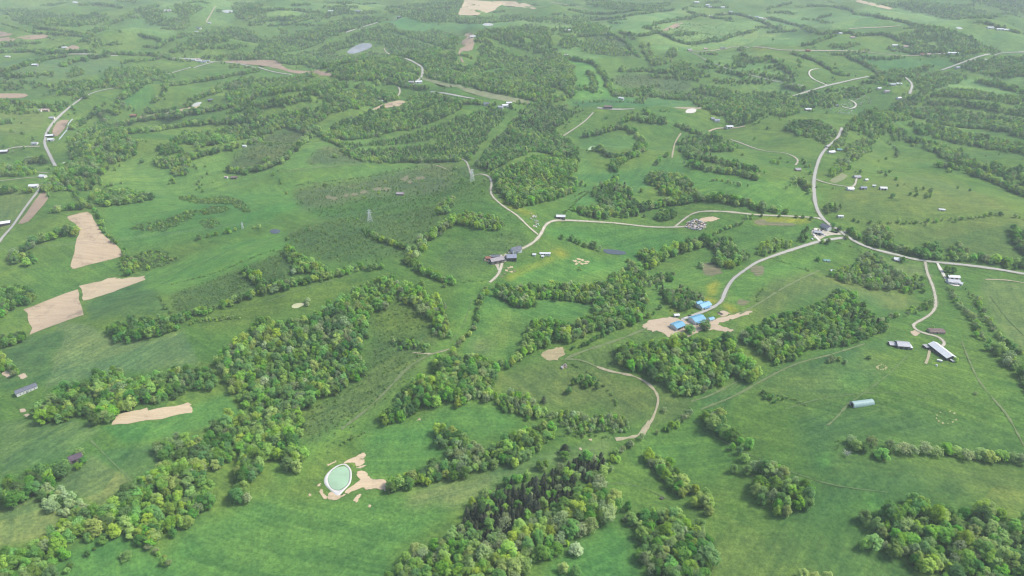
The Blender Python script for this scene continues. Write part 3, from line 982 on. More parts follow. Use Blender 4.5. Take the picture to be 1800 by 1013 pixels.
sheet('bare_field', [(1507, 1), (1535, 6), (1566, 14), (1562, 17), (1530, 10), (1506, 4)], SOIL_B, 'thin tan strip on the far right ridge', n=2)
sheet('bare_field', [(1163, 54), (1185, 43), (1200, 40), (1195, 46), (1175, 54)], SOIL_C, 'reddish strip on the far middle ridge', n=2)

# the blue-roofed farm
sheet('farm_yard', [(1130, 572), (1145, 564), (1180, 558), (1200, 563), (1230, 566), (1258, 562), (1290, 553), (1318, 546), (1320, 551), (1290, 560), (1272, 566), (1262, 572), (1287, 580), (1275, 583), (1240, 580), (1215, 590), (1182, 596), (1165, 585), (1140, 581)], YARD, 'bare dirt yard round the blue-roofed farm', n=5, edge=1.0)
sheet('farm_yard', [(1196, 561), (1215, 555), (1232, 549), (1236, 551), (1228, 556), (1212, 562), (1205, 566)], GRAVEL_W, 'white gravel apron beside the blue-roofed house', lift=.15, n=2)
sheet('garden_plot', [(1259, 550), (1273, 546), (1284, 552), (1269, 557)], YARD, 'bare garden plot beside the farm lane', lift=.1, n=1)
sheet('garden_plot', [(1260, 550), (1263, 548.5), (1272, 553), (1268, 555)], cmat('tilled_dark', (0.07, 0.06, 0.055), .95, .2, 1), 'dark tilled bed in the garden plot', lift=.3, n=1, edge=.1)
sheet('bare_patch', [(952, 623), (962, 616), (983, 611), (992, 614), (991, 624), (977, 633), (959, 632)], soil_mat('straw_scrape', (0.42, 0.35, 0.20), (0.33, 0.29, 0.16), rowdir=0.3, st=0.3), 'round sandy scrape at the end of the hedge', n=6, edge=.9)
for q in ([(1240, 462), (1260, 468), (1270, 478), (1250, 486), (1235, 478)], [(1318, 470), (1338, 468), (1345, 478), (1330, 485)], [(1300, 528), (1316, 530), (1312, 536), (1298, 536)]):
    sheet('bare_patch', q, ROUGH, 'worn brown bare ground on the rough bank', n=6, edge=1.6)
for q, lb in (([(1325, 390), (1340, 386), (1350, 392), (1338, 397)], 'bare cut in the bank below the lane'), ([(1345, 392), (1385, 392), (1400, 396), (1375, 397), (1348, 396)], 'bare strip along the yellow bank'),
              ([(1230, 385), (1250, 382), (1264, 384), (1252, 389), (1235, 390)], 'bare oval beside the scrap heap'),
              ([(1600, 585), (1609, 581.5), (1619, 585), (1608, 591)], 'pinkish gravel pad beside the lane')):
    sheet('bare_patch', q, SAND if 'oval' in lb else (ROUGH if 'bank' in lb else YARD), lb, n=5, edge=.9)
sheet('bare_patch', [(1426, 411), (1433, 403), (1448, 405), (1468, 411), (1484, 406), (1489, 413), (1468, 413), (1452, 416), (1441, 422), (1431, 418)], GRAVEL, 'white gravel yard round the junction house', n=2, lift=.1)
sheet('bare_patch', [(1663, 493), (1680, 488), (1688, 498), (1684, 504), (1668, 500)], GRAVEL_W, 'gravel yard of the roadside farm', n=2)
sheet('bare_patch', [(858, 458), (872, 450), (884, 448), (892, 455), (886, 462), (876, 464), (880, 474), (876, 476), (868, 462)], GRAVEL, 'gravel yard between the old barns', n=2)
for k, (cx, cy) in enumerate([(884, 470), (890, 476), (895, 474), (899, 478), (887, 481), (894, 471), (882, 486), (898, 470), (904, 476)]):
    sheet('bare_patch', [(cx - 3, cy), (cx, cy - 1.6), (cx + 3.5, cy), (cx, cy + 1.6)], SOIL_B if k % 2 else ROUGH, 'feeding scar in the grass below the old barns', n=4, edge=.8)
for cx, cy in [(1011, 459), (1018, 456), (1024, 458), (1031, 460), (1013, 464), (1022, 464), (1030, 464), (1018, 461)]:
    sheet('bare_patch', [(cx - 3.5, cy), (cx, cy - 1.5), (cx + 3.5, cy), (cx, cy + 1.5)], SOIL_B, 'hay feeding scar on the green slope', n=4, edge=.8)
for cx, cy, rx in [(578, 347, 9), (609, 344, 5), (623, 342, 7), (640, 338, 7), (587, 350, 6), (665, 333, 9), (680, 333, 7), (711, 316, 6), (721, 320, 5), (716, 312, 5), (735, 314, 4), (744, 312, 4)]:
    sheet('bare_patch', [(cx - rx, cy), (cx, cy - 3.2), (cx + rx, cy + .5), (cx, cy + 3.2)], cmat('dead_grass', (0.165, 0.165, 0.09), .95, .25, .3), 'dead grass patch on the rough slope', n=3, edge=1.5)

# the new pond with its pale liner and the spoil heaped round it
LIN = [(571, 843), (577, 831), (593, 818.5), (606, 815), (615, 823.5), (617.5, 834), (615, 849.5), (605, 861), (594, 870.5), (584, 864), (573.5, 853)]
WAT = [(576.7, 841), (584, 828), (597, 820.5), (606, 820), (612.5, 826), (614.2, 836.5), (611, 850.5), (600, 860.5), (590, 861.5), (581, 856)]
for q, lb in (([(636, 858), (611, 868), (607, 863), (618, 856), (628, 848), (633, 843), (627, 835), (630, 829), (643, 830), (648, 838), (656, 843), (673, 843), (684, 848), (686, 858), (677, 862), (660, 859), (645, 861)], 'wide sandy spoil fan right of the green pond'),
              ([(604, 814), (625, 803), (638, 796), (643, 801), (640, 806), (630, 808), (640, 809), (640, 815), (628, 820), (622, 814)], 'sandy spoil heap above the green pond'),
              ([(627, 822), (642, 818), (642, 820), (632, 824)], 'thin sandy streak above the green pond'),
              ([(577, 876), (580, 866), (588, 866), (600, 871), (605, 869), (606, 871), (592, 879), (582, 879)], 'sandy apron at the pond foot'),
              ([(562, 863), (566, 861), (570, 869), (576, 874), (573, 878), (566, 874)], 'sandy patch left of the pond foot'),
              ([(622, 880), (629, 871), (635, 870), (630, 879), (626, 884)], 'pale sandy scrape below the spoil fan'),
              ([(557, 853), (562, 850.5), (564, 852), (560, 855.5)], 'small sandy scrape left of the pond'),
              ([(542, 870), (547, 868), (548, 870), (544, 873)], 'smallest sandy scrape far left of the pond'),
              ([(577, 817), (590, 811), (590, 812.5), (578, 818.5)], 'narrow sandy streak above the pond rim'),
              ([(646, 890), (650, 888), (653, 890), (649, 893)], 'tiny pale scrape below the pond')):
    sheet('bare_patch', q, SAND, lb, n=6, edge=.4, lift=.05)

def bank(pts_out, pts_in, mat, name, label, top=0.7, low=-0.1):
    """liner ring: rises from the grass to a lip and falls to the water"""
    o = wpoly(pts_out, 0, 8); i = wpoly(pts_in, 0, 8)
    m = 96
    def res(w):
        w = np.concatenate([w, w[:1]]); c = np.concatenate([[0], np.cumsum(np.hypot(*(w[1:] - w[:-1]).T))])
        t = np.linspace(0, c[-1], m, endpoint=False)
        return np.stack([np.interp(t, c, w[:, 0]), np.interp(t, c, w[:, 1])], 1)
    cen = i.mean(0)
    def polar(w):
        a = np.arctan2(w[:, 1] - cen[1], w[:, 0] - cen[0]); r = np.hypot(w[:, 1] - cen[1], w[:, 0] - cen[0])
        k = np.argsort(a); a = a[k]; r = r[k]
        t = np.linspace(-math.pi, math.pi, m, endpoint=False)
        rr = np.interp(t, a, r, period=2 * math.pi)
        return np.stack([cen[0] + rr * np.cos(t), cen[1] + rr * np.sin(t)], 1)
    o = polar(o); i = polar(i)
    z0 = float(hgt(cen[0], cen[1]))
    rings = []
    for f, dz in ((-.35, None), (0.0, top * .8), (.3, top), (.7, top * .5), (1.03, low)):
        e = o * (1 - f) + i * f
        z = hgt(e[:, 0], e[:, 1]) - 0.2 if dz is None else np.maximum(hgt(e[:, 0], e[:, 1]) * 0 + z0 + dz, -99)
        rings.append(np.stack([e[:, 0], e[:, 1], z], 1))
    V = np.concatenate(rings); F = []
    for r in range(len(rings) - 1):
        for k in range(m):
            F.append((r * m + k, r * m + (k + 1) % m, (r + 1) * m + (k + 1) % m, (r + 1) * m + k))
    ob = mesh_obj(name, V.tolist(), F, mat, None, True)
    tag(ob, label, kind='structure')
    w = np.stack([i[:, 0], i[:, 1], np.full(m, z0 + 0.36)], 1)
    return w, z0

W_MINT = water_mat('water_mint', (0.31, 0.46, 0.30), 0.15, 0.4)
W_BLUE = water_mat('water_slate', (0.060, 0.075, 0.085), 0.12)
W_GLINT = water_mat('water_sky_glint', (0.27, 0.29, 0.30), 0.04, 1.0)  # pale base colour stands in for the sky's glint on the lake
W_PALE = water_mat('water_pale', (0.46, 0.47, 0.43), 0.3, 0.3)
wv, wz = bank(LIN, WAT, LINER, 'pond_bank', 'white lined bank round the mint green pond')
ctr = wv.mean(0)
ob = mesh_obj('pond_water', [tuple(ctr)] + wv.tolist(), [(0, k + 1, (k + 1) % len(wv) + 1) for k in range(len(wv))], W_MINT)
tag(ob, 'mint green water of the newly dug pond', kind='structure')

def pond(pts, mat, label, n=4):
    sheet('pond_water', pts, mat, label, lift=0.12, n=n, edge=0.25)
pond([(1060, 440), (1075, 439), (1098, 443), (1099, 447), (1085, 448), (1068, 446)], W_BLUE, 'slate grey farm pond at the foot of the green slope')
pond([(474, 407), (480, 403.5), (488, 404), (493, 407), (488, 411), (478, 411)], W_BLUE, 'small round dark pond in the hayfield')
pond([(610, 92), (620, 84), (636, 77), (651, 77), (653, 83), (636, 91), (620, 95)], W_GLINT, 'lake with painted sky glint in the far wood')
pond([(1034, 264), (1038, 258), (1046, 257), (1049, 260), (1043, 266)], water_mat('water_algae', (0.33, 0.46, 0.24), 0.4, 0.2), 'pale green pond beside the round hill')
for q, lb in (([(848, 44), (854, 41), (864, 42), (867, 45), (855, 46)], 'white pond on the far middle ridge'), ([(286, 19), (292, 17), (300, 17), (302, 20), (292, 21)], 'white pond on the far left hill'),
              ([(390, 20), (397, 18), (408, 19), (409, 22), (397, 23)], 'white pond beside the far track'), ([(127, 4), (133, 3), (138, 5), (131, 6)], 'far white pond near the top left'),
              ([(336, 186), (345, 181), (354, 180), (352, 184), (340, 188)], 'small white pond at the end of the tan strip'), ([(1680, 49), (1686, 48), (1692, 51), (1686, 52)], 'white pond in the far right fields'),
              ([(513, 538), (520, 534), (532, 533), (535, 536), (524, 542), (515, 542)], 'pale muddy pond above the big wood')):
    pond(q, W_PALE if 'muddy' not in lb else water_mat('water_mud', (0.42, 0.42, 0.24), .4, .2), lb)

VERGE = cmat('verge_rough_grass', (0.125, 0.165, 0.068), 0.95, 0.35, 0.35)
def road(pts, w, mat, label, name='road', **k):
    strip(name, pts, w * .80, mat, label, **k)
    if name == 'road' and w < 8:                # trodden, weedy verge either side
        k2 = dict(k); k2['lift'] = k.get('lift', .12) - .09; k2['wob'] = .3
        strip('road_verge', pts, w * .80 + 2.4, VERGE, 'rough worn verge of the ' + label, **k2)
road([(1480, 225), (1472, 243), (1456, 258), (1444, 272), (1436, 292), (1431, 315), (1431, 340), (1435, 365), (1446, 385), (1460, 397), (1474, 405), (1490, 417), (1510, 429), (1540, 440), (1575, 448), (1600, 455), (1640, 461), (1700, 467), (1760, 475), (1800, 482), (1900, 496)], 6.5, ASPH, 'pale grey valley road past the junction house', lift=.3, wob=.03)
road([(1490, 418), (1470, 420), (1440, 425), (1400, 437), (1355, 452), (1330, 462), (1310, 475), (1290, 490), (1279, 505), (1273, 518), (1268, 530), (1255, 540), (1235, 549), (1215, 556), (1200, 562)], 5.2, ASPH, 'farm lane curving down to the blue-roofed farm', lift=.25, wob=.05)
road([(1442, 425), (1432, 416), (1428, 408), (1436, 402)], 5, GRAVEL_W, 'white drive into the junction yard', lift=.22)
road([(1185, 400), (1200, 388), (1215, 377), (1235, 372), (1280, 373), (1330, 378), (1400, 381), (1442, 384)], 4, GRAVEL, 'gravel lane past the scrap heap to the valley road', lift=.15)
road([(1225, 398), (1200, 399), (1180, 400), (1140, 399), (1085, 393), (1040, 390), (1000, 388), (975, 388), (960, 395), (953, 408), (945, 420), (930, 432), (912, 440), (893, 445)], 4, GRAVEL, 'gravel lane from the old barns along the green field', lift=.18)
road([(946, 413), (930, 400), (910, 380), (895, 370), (875, 355), (863, 340), (864, 322), (858, 310), (840, 306), (829, 311)], 3.6, GRAVEL, 'gravel track winding up to the steel tower')
road([(828, 308), (825, 298), (820, 285), (812, 280)], 3, GRAVEL, 'track climbing on behind the steel tower')
road([(890, 447), (884, 456), (881, 470), (875, 484), (861, 497)], 4, GRAVEL, 'gravel track running down from the old barns')
road([(1626, 459), (1630, 480), (1640, 505), (1645, 530), (1642, 545), (1630, 557), (1612, 567), (1604, 573), (1612, 582), (1630, 588), (1650, 592), (1660, 602), (1661, 607), (1652, 611)], 3.8, GRAVEL, 'gravel lane curving down to the long barn', lift=.15)
road([(1641, 610), (1634, 615), (1632, 628), (1627, 640)], 3.2, DIRT, 'worn track beside the long barn', name='track')
road([(1647, 462), (1654, 475), (1663, 491)], 4.5, GRAVEL_W, 'white drive of the roadside farm')
road([(1561, 446), (1565, 452), (1570, 449), (1577, 448)], 4.5, GRAVEL_W, 'short white drive off the valley road')
road([(1437, 384), (1445, 386)], 5, GRAVEL_W, 'lane mouth at the valley road', n=2)
road([(1048, 645), (1080, 655), (1110, 660), (1135, 672), (1150, 685), (1158, 700), (1155, 715), (1148, 735), (1138, 752), (1131, 765)], 3.2, DIRT, 'dirt track curving round the small wood', name='track', wob=.25)
road([(1141, 740), (1134, 752), (1129, 764), (1120, 768), (1105, 770), (1082, 773)], 4.5, DIRT, 'broad worn dirt track at the hedge corner', name='track', wob=.3)
road([(1050, 646), (1035, 638), (1015, 632), (992, 632)], 2.6, WORN, 'faint end of the curving dirt track', name='track', wob=.3)
road([(992, 632), (1020, 620), (1060, 607), (1100, 593), (1138, 577)], 3.0, WORN, 'faint grass track up to the blue-roofed farm', name='track', wob=.35)
road([(1215, 706), (1240, 699), (1270, 685), (1296, 671)], 2.6, WORN, 'dirt track under the small wood', name='track', wob=.3)
road([(1232, 720), (1290, 697), (1350, 664), (1400, 640), (1460, 624), (1520, 605)], 2.2, WORN, 'long faint track across the pasture', name='track', wob=.35)
road([(1300, 553), (1340, 530), (1380, 505), (1420, 485), (1440, 476)], 3.0, WORN, 'worn track climbing from the farm yard', name='track', wob=.35)
road([(1455, 748), (1470, 735), (1485, 717), (1496, 706)], 2.6, WORN, 'worn path to the round-roofed shed', name='track', wob=.35)
road([(600, 755), (650, 716), (690, 676), (720, 645), (760, 622), (790, 615)], 3.4, WORN, 'mown track along the rough valley', name='track', wob=.35)
road([(1800, 785), (1770, 730), (1740, 695), (1715, 660), (1690, 600)], 2.4, WORN, 'long faint wheel track in the right pasture', name='track', wob=.35)
road([(725, 620), (760, 623), (790, 614)], 2.4, DIRT, 'short worn track by the hedge foot', name='track', wob=.3)
road([(492, 303), (540, 297), (600, 292), (640, 289)], 2.5, WORN, 'faint track across the hayfield', name='track', wob=.3)
road([(735, 290), (755, 289), (770, 292), (790, 300)], 2.6, DIRT, 'worn track on the slope by the tower', name='track', wob=.3)
road([(-30, 470), (0, 424), (22, 398), (45, 365), (65, 339), (80, 318)], 5.5, ASPH, 'straight road at the left edge', lift=.2, wob=.03)
road([(97, 292), (86, 270), (79, 255), (80, 243), (85, 228), (100, 209), (125, 187), (150, 170), (175, 160), (210, 154)], 6.5, ASPH, 'pale road bending along the far creek', lift=.25, wob=.03)
road([(-20, 311), (30, 305), (55, 303), (85, 304)], 4.5, GRAVEL, 'upper farm lane at the left edge')
road([(-20, 321), (40, 314), (75, 311)], 3.5, GRAVEL, 'lower farm lane at the left edge')
road([(5, 266), (20, 260), (45, 258), (70, 258)], 4, GRAVEL, 'lane to the white barn at the left edge')
road([(97, 292), (105, 290), (114, 286)], 8, GRAVEL_W, 'white gravel apron at the far bend')
road([(260, 140), (307, 127), (340, 119), (375, 110)], 6, ASPH, 'short far road below the trailers', lift=.3)
road([(298, 103), (340, 104), (375, 110), (400, 110), (450, 119), (485, 128), (514, 132)], 6, ASPH, 'far road past the trailers and brown field', lift=.6)
road([(120, 96), (150, 96), (180, 97), (208, 99)], 6, ASPH, 'far road behind the left hedges', lift=.4)
road([(104, 246), (112, 236), (118, 228), (122, 215), (128, 210)], 3.5, cmat('creek_stone', (0.42, 0.46, 0.47), .6, .1, .1), 'pale creek beside the brown plot', name='creek')
road([(712, 103), (732, 112), (742, 120), (741, 135), (727, 150)], 7, ASPH, 'pale road winding out of the far wood', lift=.5)
road([(675, 85), (677, 92), (685, 96)], 5, GRAVEL, 'short pale lane beside the far lake', lift=.3)
road([(700, 153), (706, 160), (702, 166), (697, 171)], 5, GRAVEL, 'small winding lane by the clearing', lift=.3)
road([(757, 162), (782, 165), (810, 170), (834, 174)], 8, ASPH, 'far road in front of the creek strip', lift=.4)
road([(608, 58), (628, 52), (645, 46), (664, 40)], 9, ASPH, 'pale road on the far ridge above the lake', lift=.8)
road([(690, 38), (698, 32), (706, 27)], 6, GRAVEL, 'track to the far ridge barn', lift=.4)
road([(1850, 88), (1800, 92), (1762, 94), (1725, 99), (1705, 106), (1680, 115), (1655, 124)], 8, ASPH, 'long pale road at the far right', lift=.6)
road([(1706, 107), (1735, 105)], 6, ASPH, 'side road at the far right', lift=.5, n=3)
road([(1575, 132), (1590, 137), (1603, 148), (1599, 166)], 7, ASPH, 'road bend above the far hamlet', lift=.5)
road([(1392, 170), (1425, 160), (1455, 151), (1490, 143), (1526, 135)], 7.5, ASPH, 'straight pale road under the far hill', lift=.5)
road([(1455, 151), (1430, 140), (1421, 129), (1426, 123), (1440, 122)], 4.5, GRAVEL_W, 'white hooked drive on the far hill', lift=.4)
road([(1210, 90), (1240, 91), (1275, 86), (1297, 82), (1350, 85), (1375, 89), (1475, 90), (1525, 92), (1587, 99), (1637, 96), (1682, 95)], 6, cmat('ridge_road', (0.38, 0.33, 0.27), .95, .15, .1), 'tan ridge road along the far farms', lift=.6)
road([(1212, 91), (1225, 97), (1262, 116), (1300, 127), (1340, 138), (1412, 152)], 5, cmat('grey_lane', (0.25, 0.27, 0.22), .95, .15, .1), 'grey farm lane slanting down the far field', lift=.4)
road([(1492, 51), (1537, 49), (1582, 46)], 7, cmat('far_dirt', (0.42, 0.38, 0.28), .95, .15, .1), 'pale dirt strip on the far hill', lift=.5)
road([(1284, 246), (1300, 251), (1321, 259), (1348, 267), (1370, 268), (1390, 273), (1403, 282), (1398, 291)], 3.4, GRAVEL, 'looping pale lane on the middle hillside', lift=.3)
road([(988, 241), (1000, 233), (1017, 222), (1032, 210), (1043, 198)], 3.4, GRAVEL, 'slanting track between two middle fields', lift=.3)
road([(1050, 190), (1080, 193), (1115, 192)], 7, ASPH, 'short grey road behind the middle fields', lift=.4)
road([(1181, 278), (1184, 262), (1187, 250), (1197, 235)], 4, DIRT, 'brown track up the middle hill', name='track', lift=.3)
road([(1432, 315), (1455, 323), (1485, 328), (1500, 329), (1506, 314)], 3.6, GRAVEL, 'drive to the farm on the right slope', lift=.2)
road([(1732, 492), (1770, 493), (1805, 499), (1860, 508)], 3.2, DIRT, 'dirt track along the upper right field', name='track', lift=.2)
road([(1245, 232), (1262, 225), (1290, 226), (1310, 222)], 5, YARD, 'brown lane by the white-roofed middle barn', lift=.2)
road([(1480, 188), (1495, 193), (1505, 188), (1506, 181), (1495, 177)], 4, GRAVEL_W, 'white loop drive in the speckled yard', lift=.4)
road([(965, 4), (995, 8), (1020, 14), (1032, 17)], 6, DIRT, 'far dirt track on the middle ridge', name='track', lift=.5)
road([(362, 40), (368, 30), (373, 20), (380, 12)], 7, DIRT, 'dirt track up the far left hill', name='track', lift=.5)
sheet('bare_patch', [(1205, 196), (1212, 191), (1224, 193), (1220, 199), (1207, 199)], GRAVEL_W, 'white pad by the long middle hedge', n=2)
sheet('bare_patch', [(1190, 189), (1230, 189), (1230, 192), (1190, 191)], DIRT, 'pale strip along the middle hedge', n=2)
sheet('bare_patch', [(1480, 305), (1490, 310), (1470, 322), (1458, 318), (1475, 308)], DRY and cmat('mown_pale', (0.20, 0.22, 0.11), .95, .2, .2), 'pale mown garden strip on the right slope', n=2)
PATHM = cmat('trodden_grass', (0.105, 0.165, 0.060), 0.95, 0.2, 0.3)
for q in ([(232, 846), (200, 815), (160, 775)], [(1250, 765), (1330, 805), (1450, 850), (1560, 866)], [(880, 868), (960, 835), (1055, 782)],
          [(118, 588), (100, 640), (78, 690)], [(255, 498), (330, 470), (410, 445), (485, 418)], [(1560, 235), (1530, 280), (1490, 320)], [(1380, 720), (1450, 700), (1560, 690), (1640, 700)], [(830, 525), (815, 570), (790, 605)],
          [(1010, 860), (1100, 850), (1180, 880)], [(1600, 620), (1560, 660), (1500, 705)], [(640, 480), (560, 500), (470, 530)], [(1300, 560), (1290, 600), (1340, 655)], [(1740, 520), (1770, 560), (1800, 590)]):
    road(q, 1.3, PATHM, 'faint livestock path worn across the pasture', name='path', wob=.4)
def ring(cx, cy, rx, ry, a0, a1, label):
    k = 11
    for i in range(k):
        a = a0 + (a1 - a0) * i / k
        x = cx + rx * math.cos(a); y = cy + ry * math.sin(a); s = rng.uniform(0.7, 2.6)
        sheet('bare_patch', [(x - s, y), (x, y - s * .7), (x + s, y), (x, y + s * .7)], cmat('dry_hay', (0.29, 0.28, 0.14), .95, .2, .4), label, n=3, edge=.3)
ring(1664, 734, 18, 11, 0.4, 6.1, 'ring of dry hay scraps in the right pasture')
ring(1550, 646, 8, 4, 0.2, 6.2, 'small ring of dry hay scraps near the grey barn')
for cx, cy, s in [(737, 738, 3), (1038, 773, 3), (1020, 789, 3), (40, 722, 6), (47, 730, 4), (12, 658, 9), (40, 662, 8), (1055, 868, 2)]:
    sheet('bare_patch', [(cx - s, cy), (cx, cy - s * .6), (cx + s, cy), (cx, cy + s * .6)], YARD, 'small bare scrape in the pasture', n=3, edge=.5)
# ------------------------------------------------------------------ buildings
PAINT = {
    'white': cmat('wall_white', (0.62, 0.62, 0.60), .7, .08, .5), 'cream': cmat('wall_cream', (0.58, 0.54, 0.45), .8, .1, .5),
    'grey': cmat('wall_grey', (0.33, 0.33, 0.34), .7, .15, .5), 'dark': cmat('wall_dark', (0.075, 0.07, 0.07), .9, .25, .6),
    'brown': cmat('wall_brown', (0.16, 0.12, 0.09), .9, .25, .6), 'wood': cmat('wall_old_wood', (0.20, 0.18, 0.16), .95, .25, .8),
    'red': cmat('wall_red', (0.26, 0.07, 0.05), .8, .2, .5), 'tan': cmat('wall_tan', (0.40, 0.33, 0.25), .8, .15, .5),
}
ROOF = {
    'blue': cmat('roof_blue', (0.125, 0.33, 0.47), .45, .12, .35, 0, .4), 'white': cmat('roof_white', (0.60, 0.61, 0.62), .45, .06, .3, 0, .4),
    'metal': cmat('roof_metal', (0.34, 0.355, 0.38), .45, .15, .4, 0, .4), 'slate': cmat('roof_slate', (0.13, 0.14, 0.17), .7, .2, .5),
    'bluegrey': cmat('roof_bluegrey', (0.25, 0.27, 0.34), .6, .12, .4), 'browngrey': cmat('roof_browngrey', (0.31, 0.28, 0.29), .7, .2, .5),
    'brown': cmat('roof_brown', (0.17, 0.125, 0.115), .8, .25, .5), 'purple': cmat('roof_purple', (0.10, 0.075, 0.095), .7, .25, .6),
    'teal': cmat('roof_teal', (0.27, 0.39, 0.37), .5, .08, .4, 0, .35), 'rust': cmat('roof_rust', (0.27, 0.13, 0.09), .9, .3, .7),
    'greenr': cmat('roof_green', (0.14, 0.30, 0.26), .6, .15, .4), 'pink': cmat('roof_pink', (0.44, 0.33, 0.30), .8, .2, .4),
    'grey': cmat('roof_grey', (0.33, 0.33, 0.34), .7, .15, .5),
}
GLASS = cmat('window_glass', (0.045, 0.055, 0.065), .15, .2, 1, 0, .5)
DOORD = cmat('door_dark', (0.06, 0.055, 0.05), .8, .2, 1)
DOORW = cmat('door_white', (0.62, 0.62, 0.60), .6, .05, 1)
BRICK = cmat('chimney_brick', (0.30, 0.14, 0.10), .9, .2, 2)
CONC = cmat('concrete', (0.45, 0.44, 0.42), .9, .1, .6)

def bx(V, F, x0, x1, y0, y1, z0, z1):
    b = len(V)
    V += [Vector(p) for p in ((x0, y0, z0), (x1, y0, z0), (x1, y1, z0), (x0, y1, z0), (x0, y0, z1), (x1, y0, z1), (x1, y1, z1), (x0, y1, z1))]
    F += [tuple(b + i for i in f) for f in ((0, 3, 2, 1), (4, 5, 6, 7), (0, 1, 5, 4), (1, 2, 6, 5), (2, 3, 7, 6), (3, 0, 4, 7))]

def part(name, root, boxes, mat):
    V, F = [], []
    for q in boxes:
        bx(V, F, *q)
    return mesh_obj(name, V, F, mat, root)

def site(name, px, ang, label, cat, group=None, toward=None, dz=0.0):
    """an Empty on the terrain under a building; toward = pixel its long side points to"""
    p = P1(px[0], px[1])
    if toward is not None:
        q = P1(*toward)
        ang = math.degrees(math.atan2(q.y - p.y, q.x - p.x))
    o = bpy.data.objects.new(name, None)
    COL.objects.link(o)
    o.location = p + Vector((0, 0, dz)); o.rotation_euler = (0, 0, R(ang))
    tag(o, label, cat, group)
    SITES.append((o.location.x, o.location.y))
    return o

def gable(root, L, W, H, rise, roof, wall, x=0.0, y=0.0, over=0.4, base=-1.6, thick=0.18, nm=''):
    """walls with two gables and a two-sided roof, ridge along x"""
    V = []; F = []
    a, b = L / 2, W / 2
    for sx in (-a, a):
        V += [Vector((x + sx, y - b, base)), Vector((x + sx, y + b, base)), Vector((x + sx, y + b, H)), Vector((x + sx, y, H + rise)), Vector((x + sx, y - b, H))]
    F += [(0, 1, 2, 3, 4)[::-1], (5, 6, 7, 8, 9), (0, 4, 9, 5)[::-1], (1, 6, 7, 2)[::-1], (0, 5, 6, 1)[::-1]]
    w = mesh_obj('wall', V, F, PAINT[wall], root)
    RV = []; RF = []
    k = rise / b
    for s in (-1, 1):
        n = len(RV)
        e = b + over
        zr = H + rise + 0.03; ze = H - k * over + 0.03
        for xx in (x - a - over, x + a + over):
            RV += [Vector((xx, y, zr)), Vector((xx, y + s * e, ze)), Vector((xx, y + s * e, ze + thick)), Vector((xx, y, zr + thick))]
        RF += [(n, n + 1, n + 2, n + 3), (n + 4, n + 7, n + 6, n + 5), (n + 1, n + 5, n + 6, n + 2), (n + 3, n + 2, n + 6, n + 7), (n, n + 4, n + 5, n + 1)]
    r = mesh_obj('roof', RV, RF, ROOF[roof], root)
    # standing seams / ridge cap
    part('ridge_cap', r, [(x - a - over - .02, x + a + over + .02, y - .22, y + .22, H + rise + thick - .05, H + rise + thick + .07)], ROOF[roof])
    return w, r

def seams(r, L, W, H, rise, roof, n, x=0.0, y=0.0, over=0.4, thick=0.18):
    """raised ribs of a sheet-metal roof, one part each"""
    b = W / 2; k = rise / b; e = b + over
    for i in range(n):
        xx = x - L / 2 + (i + .5) * L / n
        V = []; F = []
        for s in (-1, 1):
            m = len(V)
            for dx in (-.05, .05):
                V += [Vector((xx + dx, y + s * .2, H + rise - k * .2 + thick + .02)), Vector((xx + dx, y + s * e, H - k * over + thick + .02)),
                      Vector((xx + dx, y + s * e, H - k * over + thick + .11)), Vector((xx + dx, y + s * .2, H + rise - k * .2 + thick + .11))]
            F += [(m, m + 1, m + 2, m + 3), (m + 4, m + 7, m + 6, m + 5), (m + 3, m + 2, m + 6, m + 7), (m + 1, m + 5, m + 6, m + 2)]
        mesh_obj('roof_rib', V, F, ROOF[roof], r)

def openings(root, L, W, H, doors=1, wins=3, big=False, dark=True, x=0.0, y=0.0):
    a, b = L / 2, W / 2
    dm = DOORD if dark else DOORW
    for s in (-1, 1):
        if wins:
            for i in range(wins):
                xx = x - a + (i + 1) * L / (wins + 1) + (.9 if i == wins // 2 and doors else 0)
                if abs(xx - x) > a - .7: continue
                o = part('window', root, [(xx - .55, xx + .55, y + s * b - .05, y + s * b + .05, 1.0, min(2.2, H - .25))], DOORW)
                part('pane', o, [(xx - .45, xx + .45, y + s * (b + .03) - .05, y + s * (b + .03) + .05, 1.1, min(2.1, H - .35))], GLASS)
    for i in range(doors):
        if big:
            xx = x + a * (-1 if i % 2 else 1)
            w_ = min(2.2, b * .6)
            part('door', root, [(xx - .07, xx + .07, y - w_, y + w_, -.1, min(3.4, H - .2))], dm)
            xx = x - a * .4 + i * a * .8
            part('door', root, [(xx - 1.6, xx + 1.6, y - b - .07, y - b + .07, -.1, min(3.0, H - .2))], dm)
        else:
            part('door', root, [(x - 1.0, x, y - b - .06, y - b + .06, -.1, 2.05)], dm)

def barn(name, px, L, W, H, rise, roof, wall, label, cat='barn', ang=0, toward=None, ribs=6, big=True, wins=0, doors=2, group=None, dark=True):
    root = site(name, px, ang, label, cat, group, toward)
    w, r = gable(root, L, W, H, rise, roof, wall)
    openings(root, L, W, H, doors, wins, big, dark)
    if ribs: seams(r, L, W, H, rise, roof, ribs)
    return root

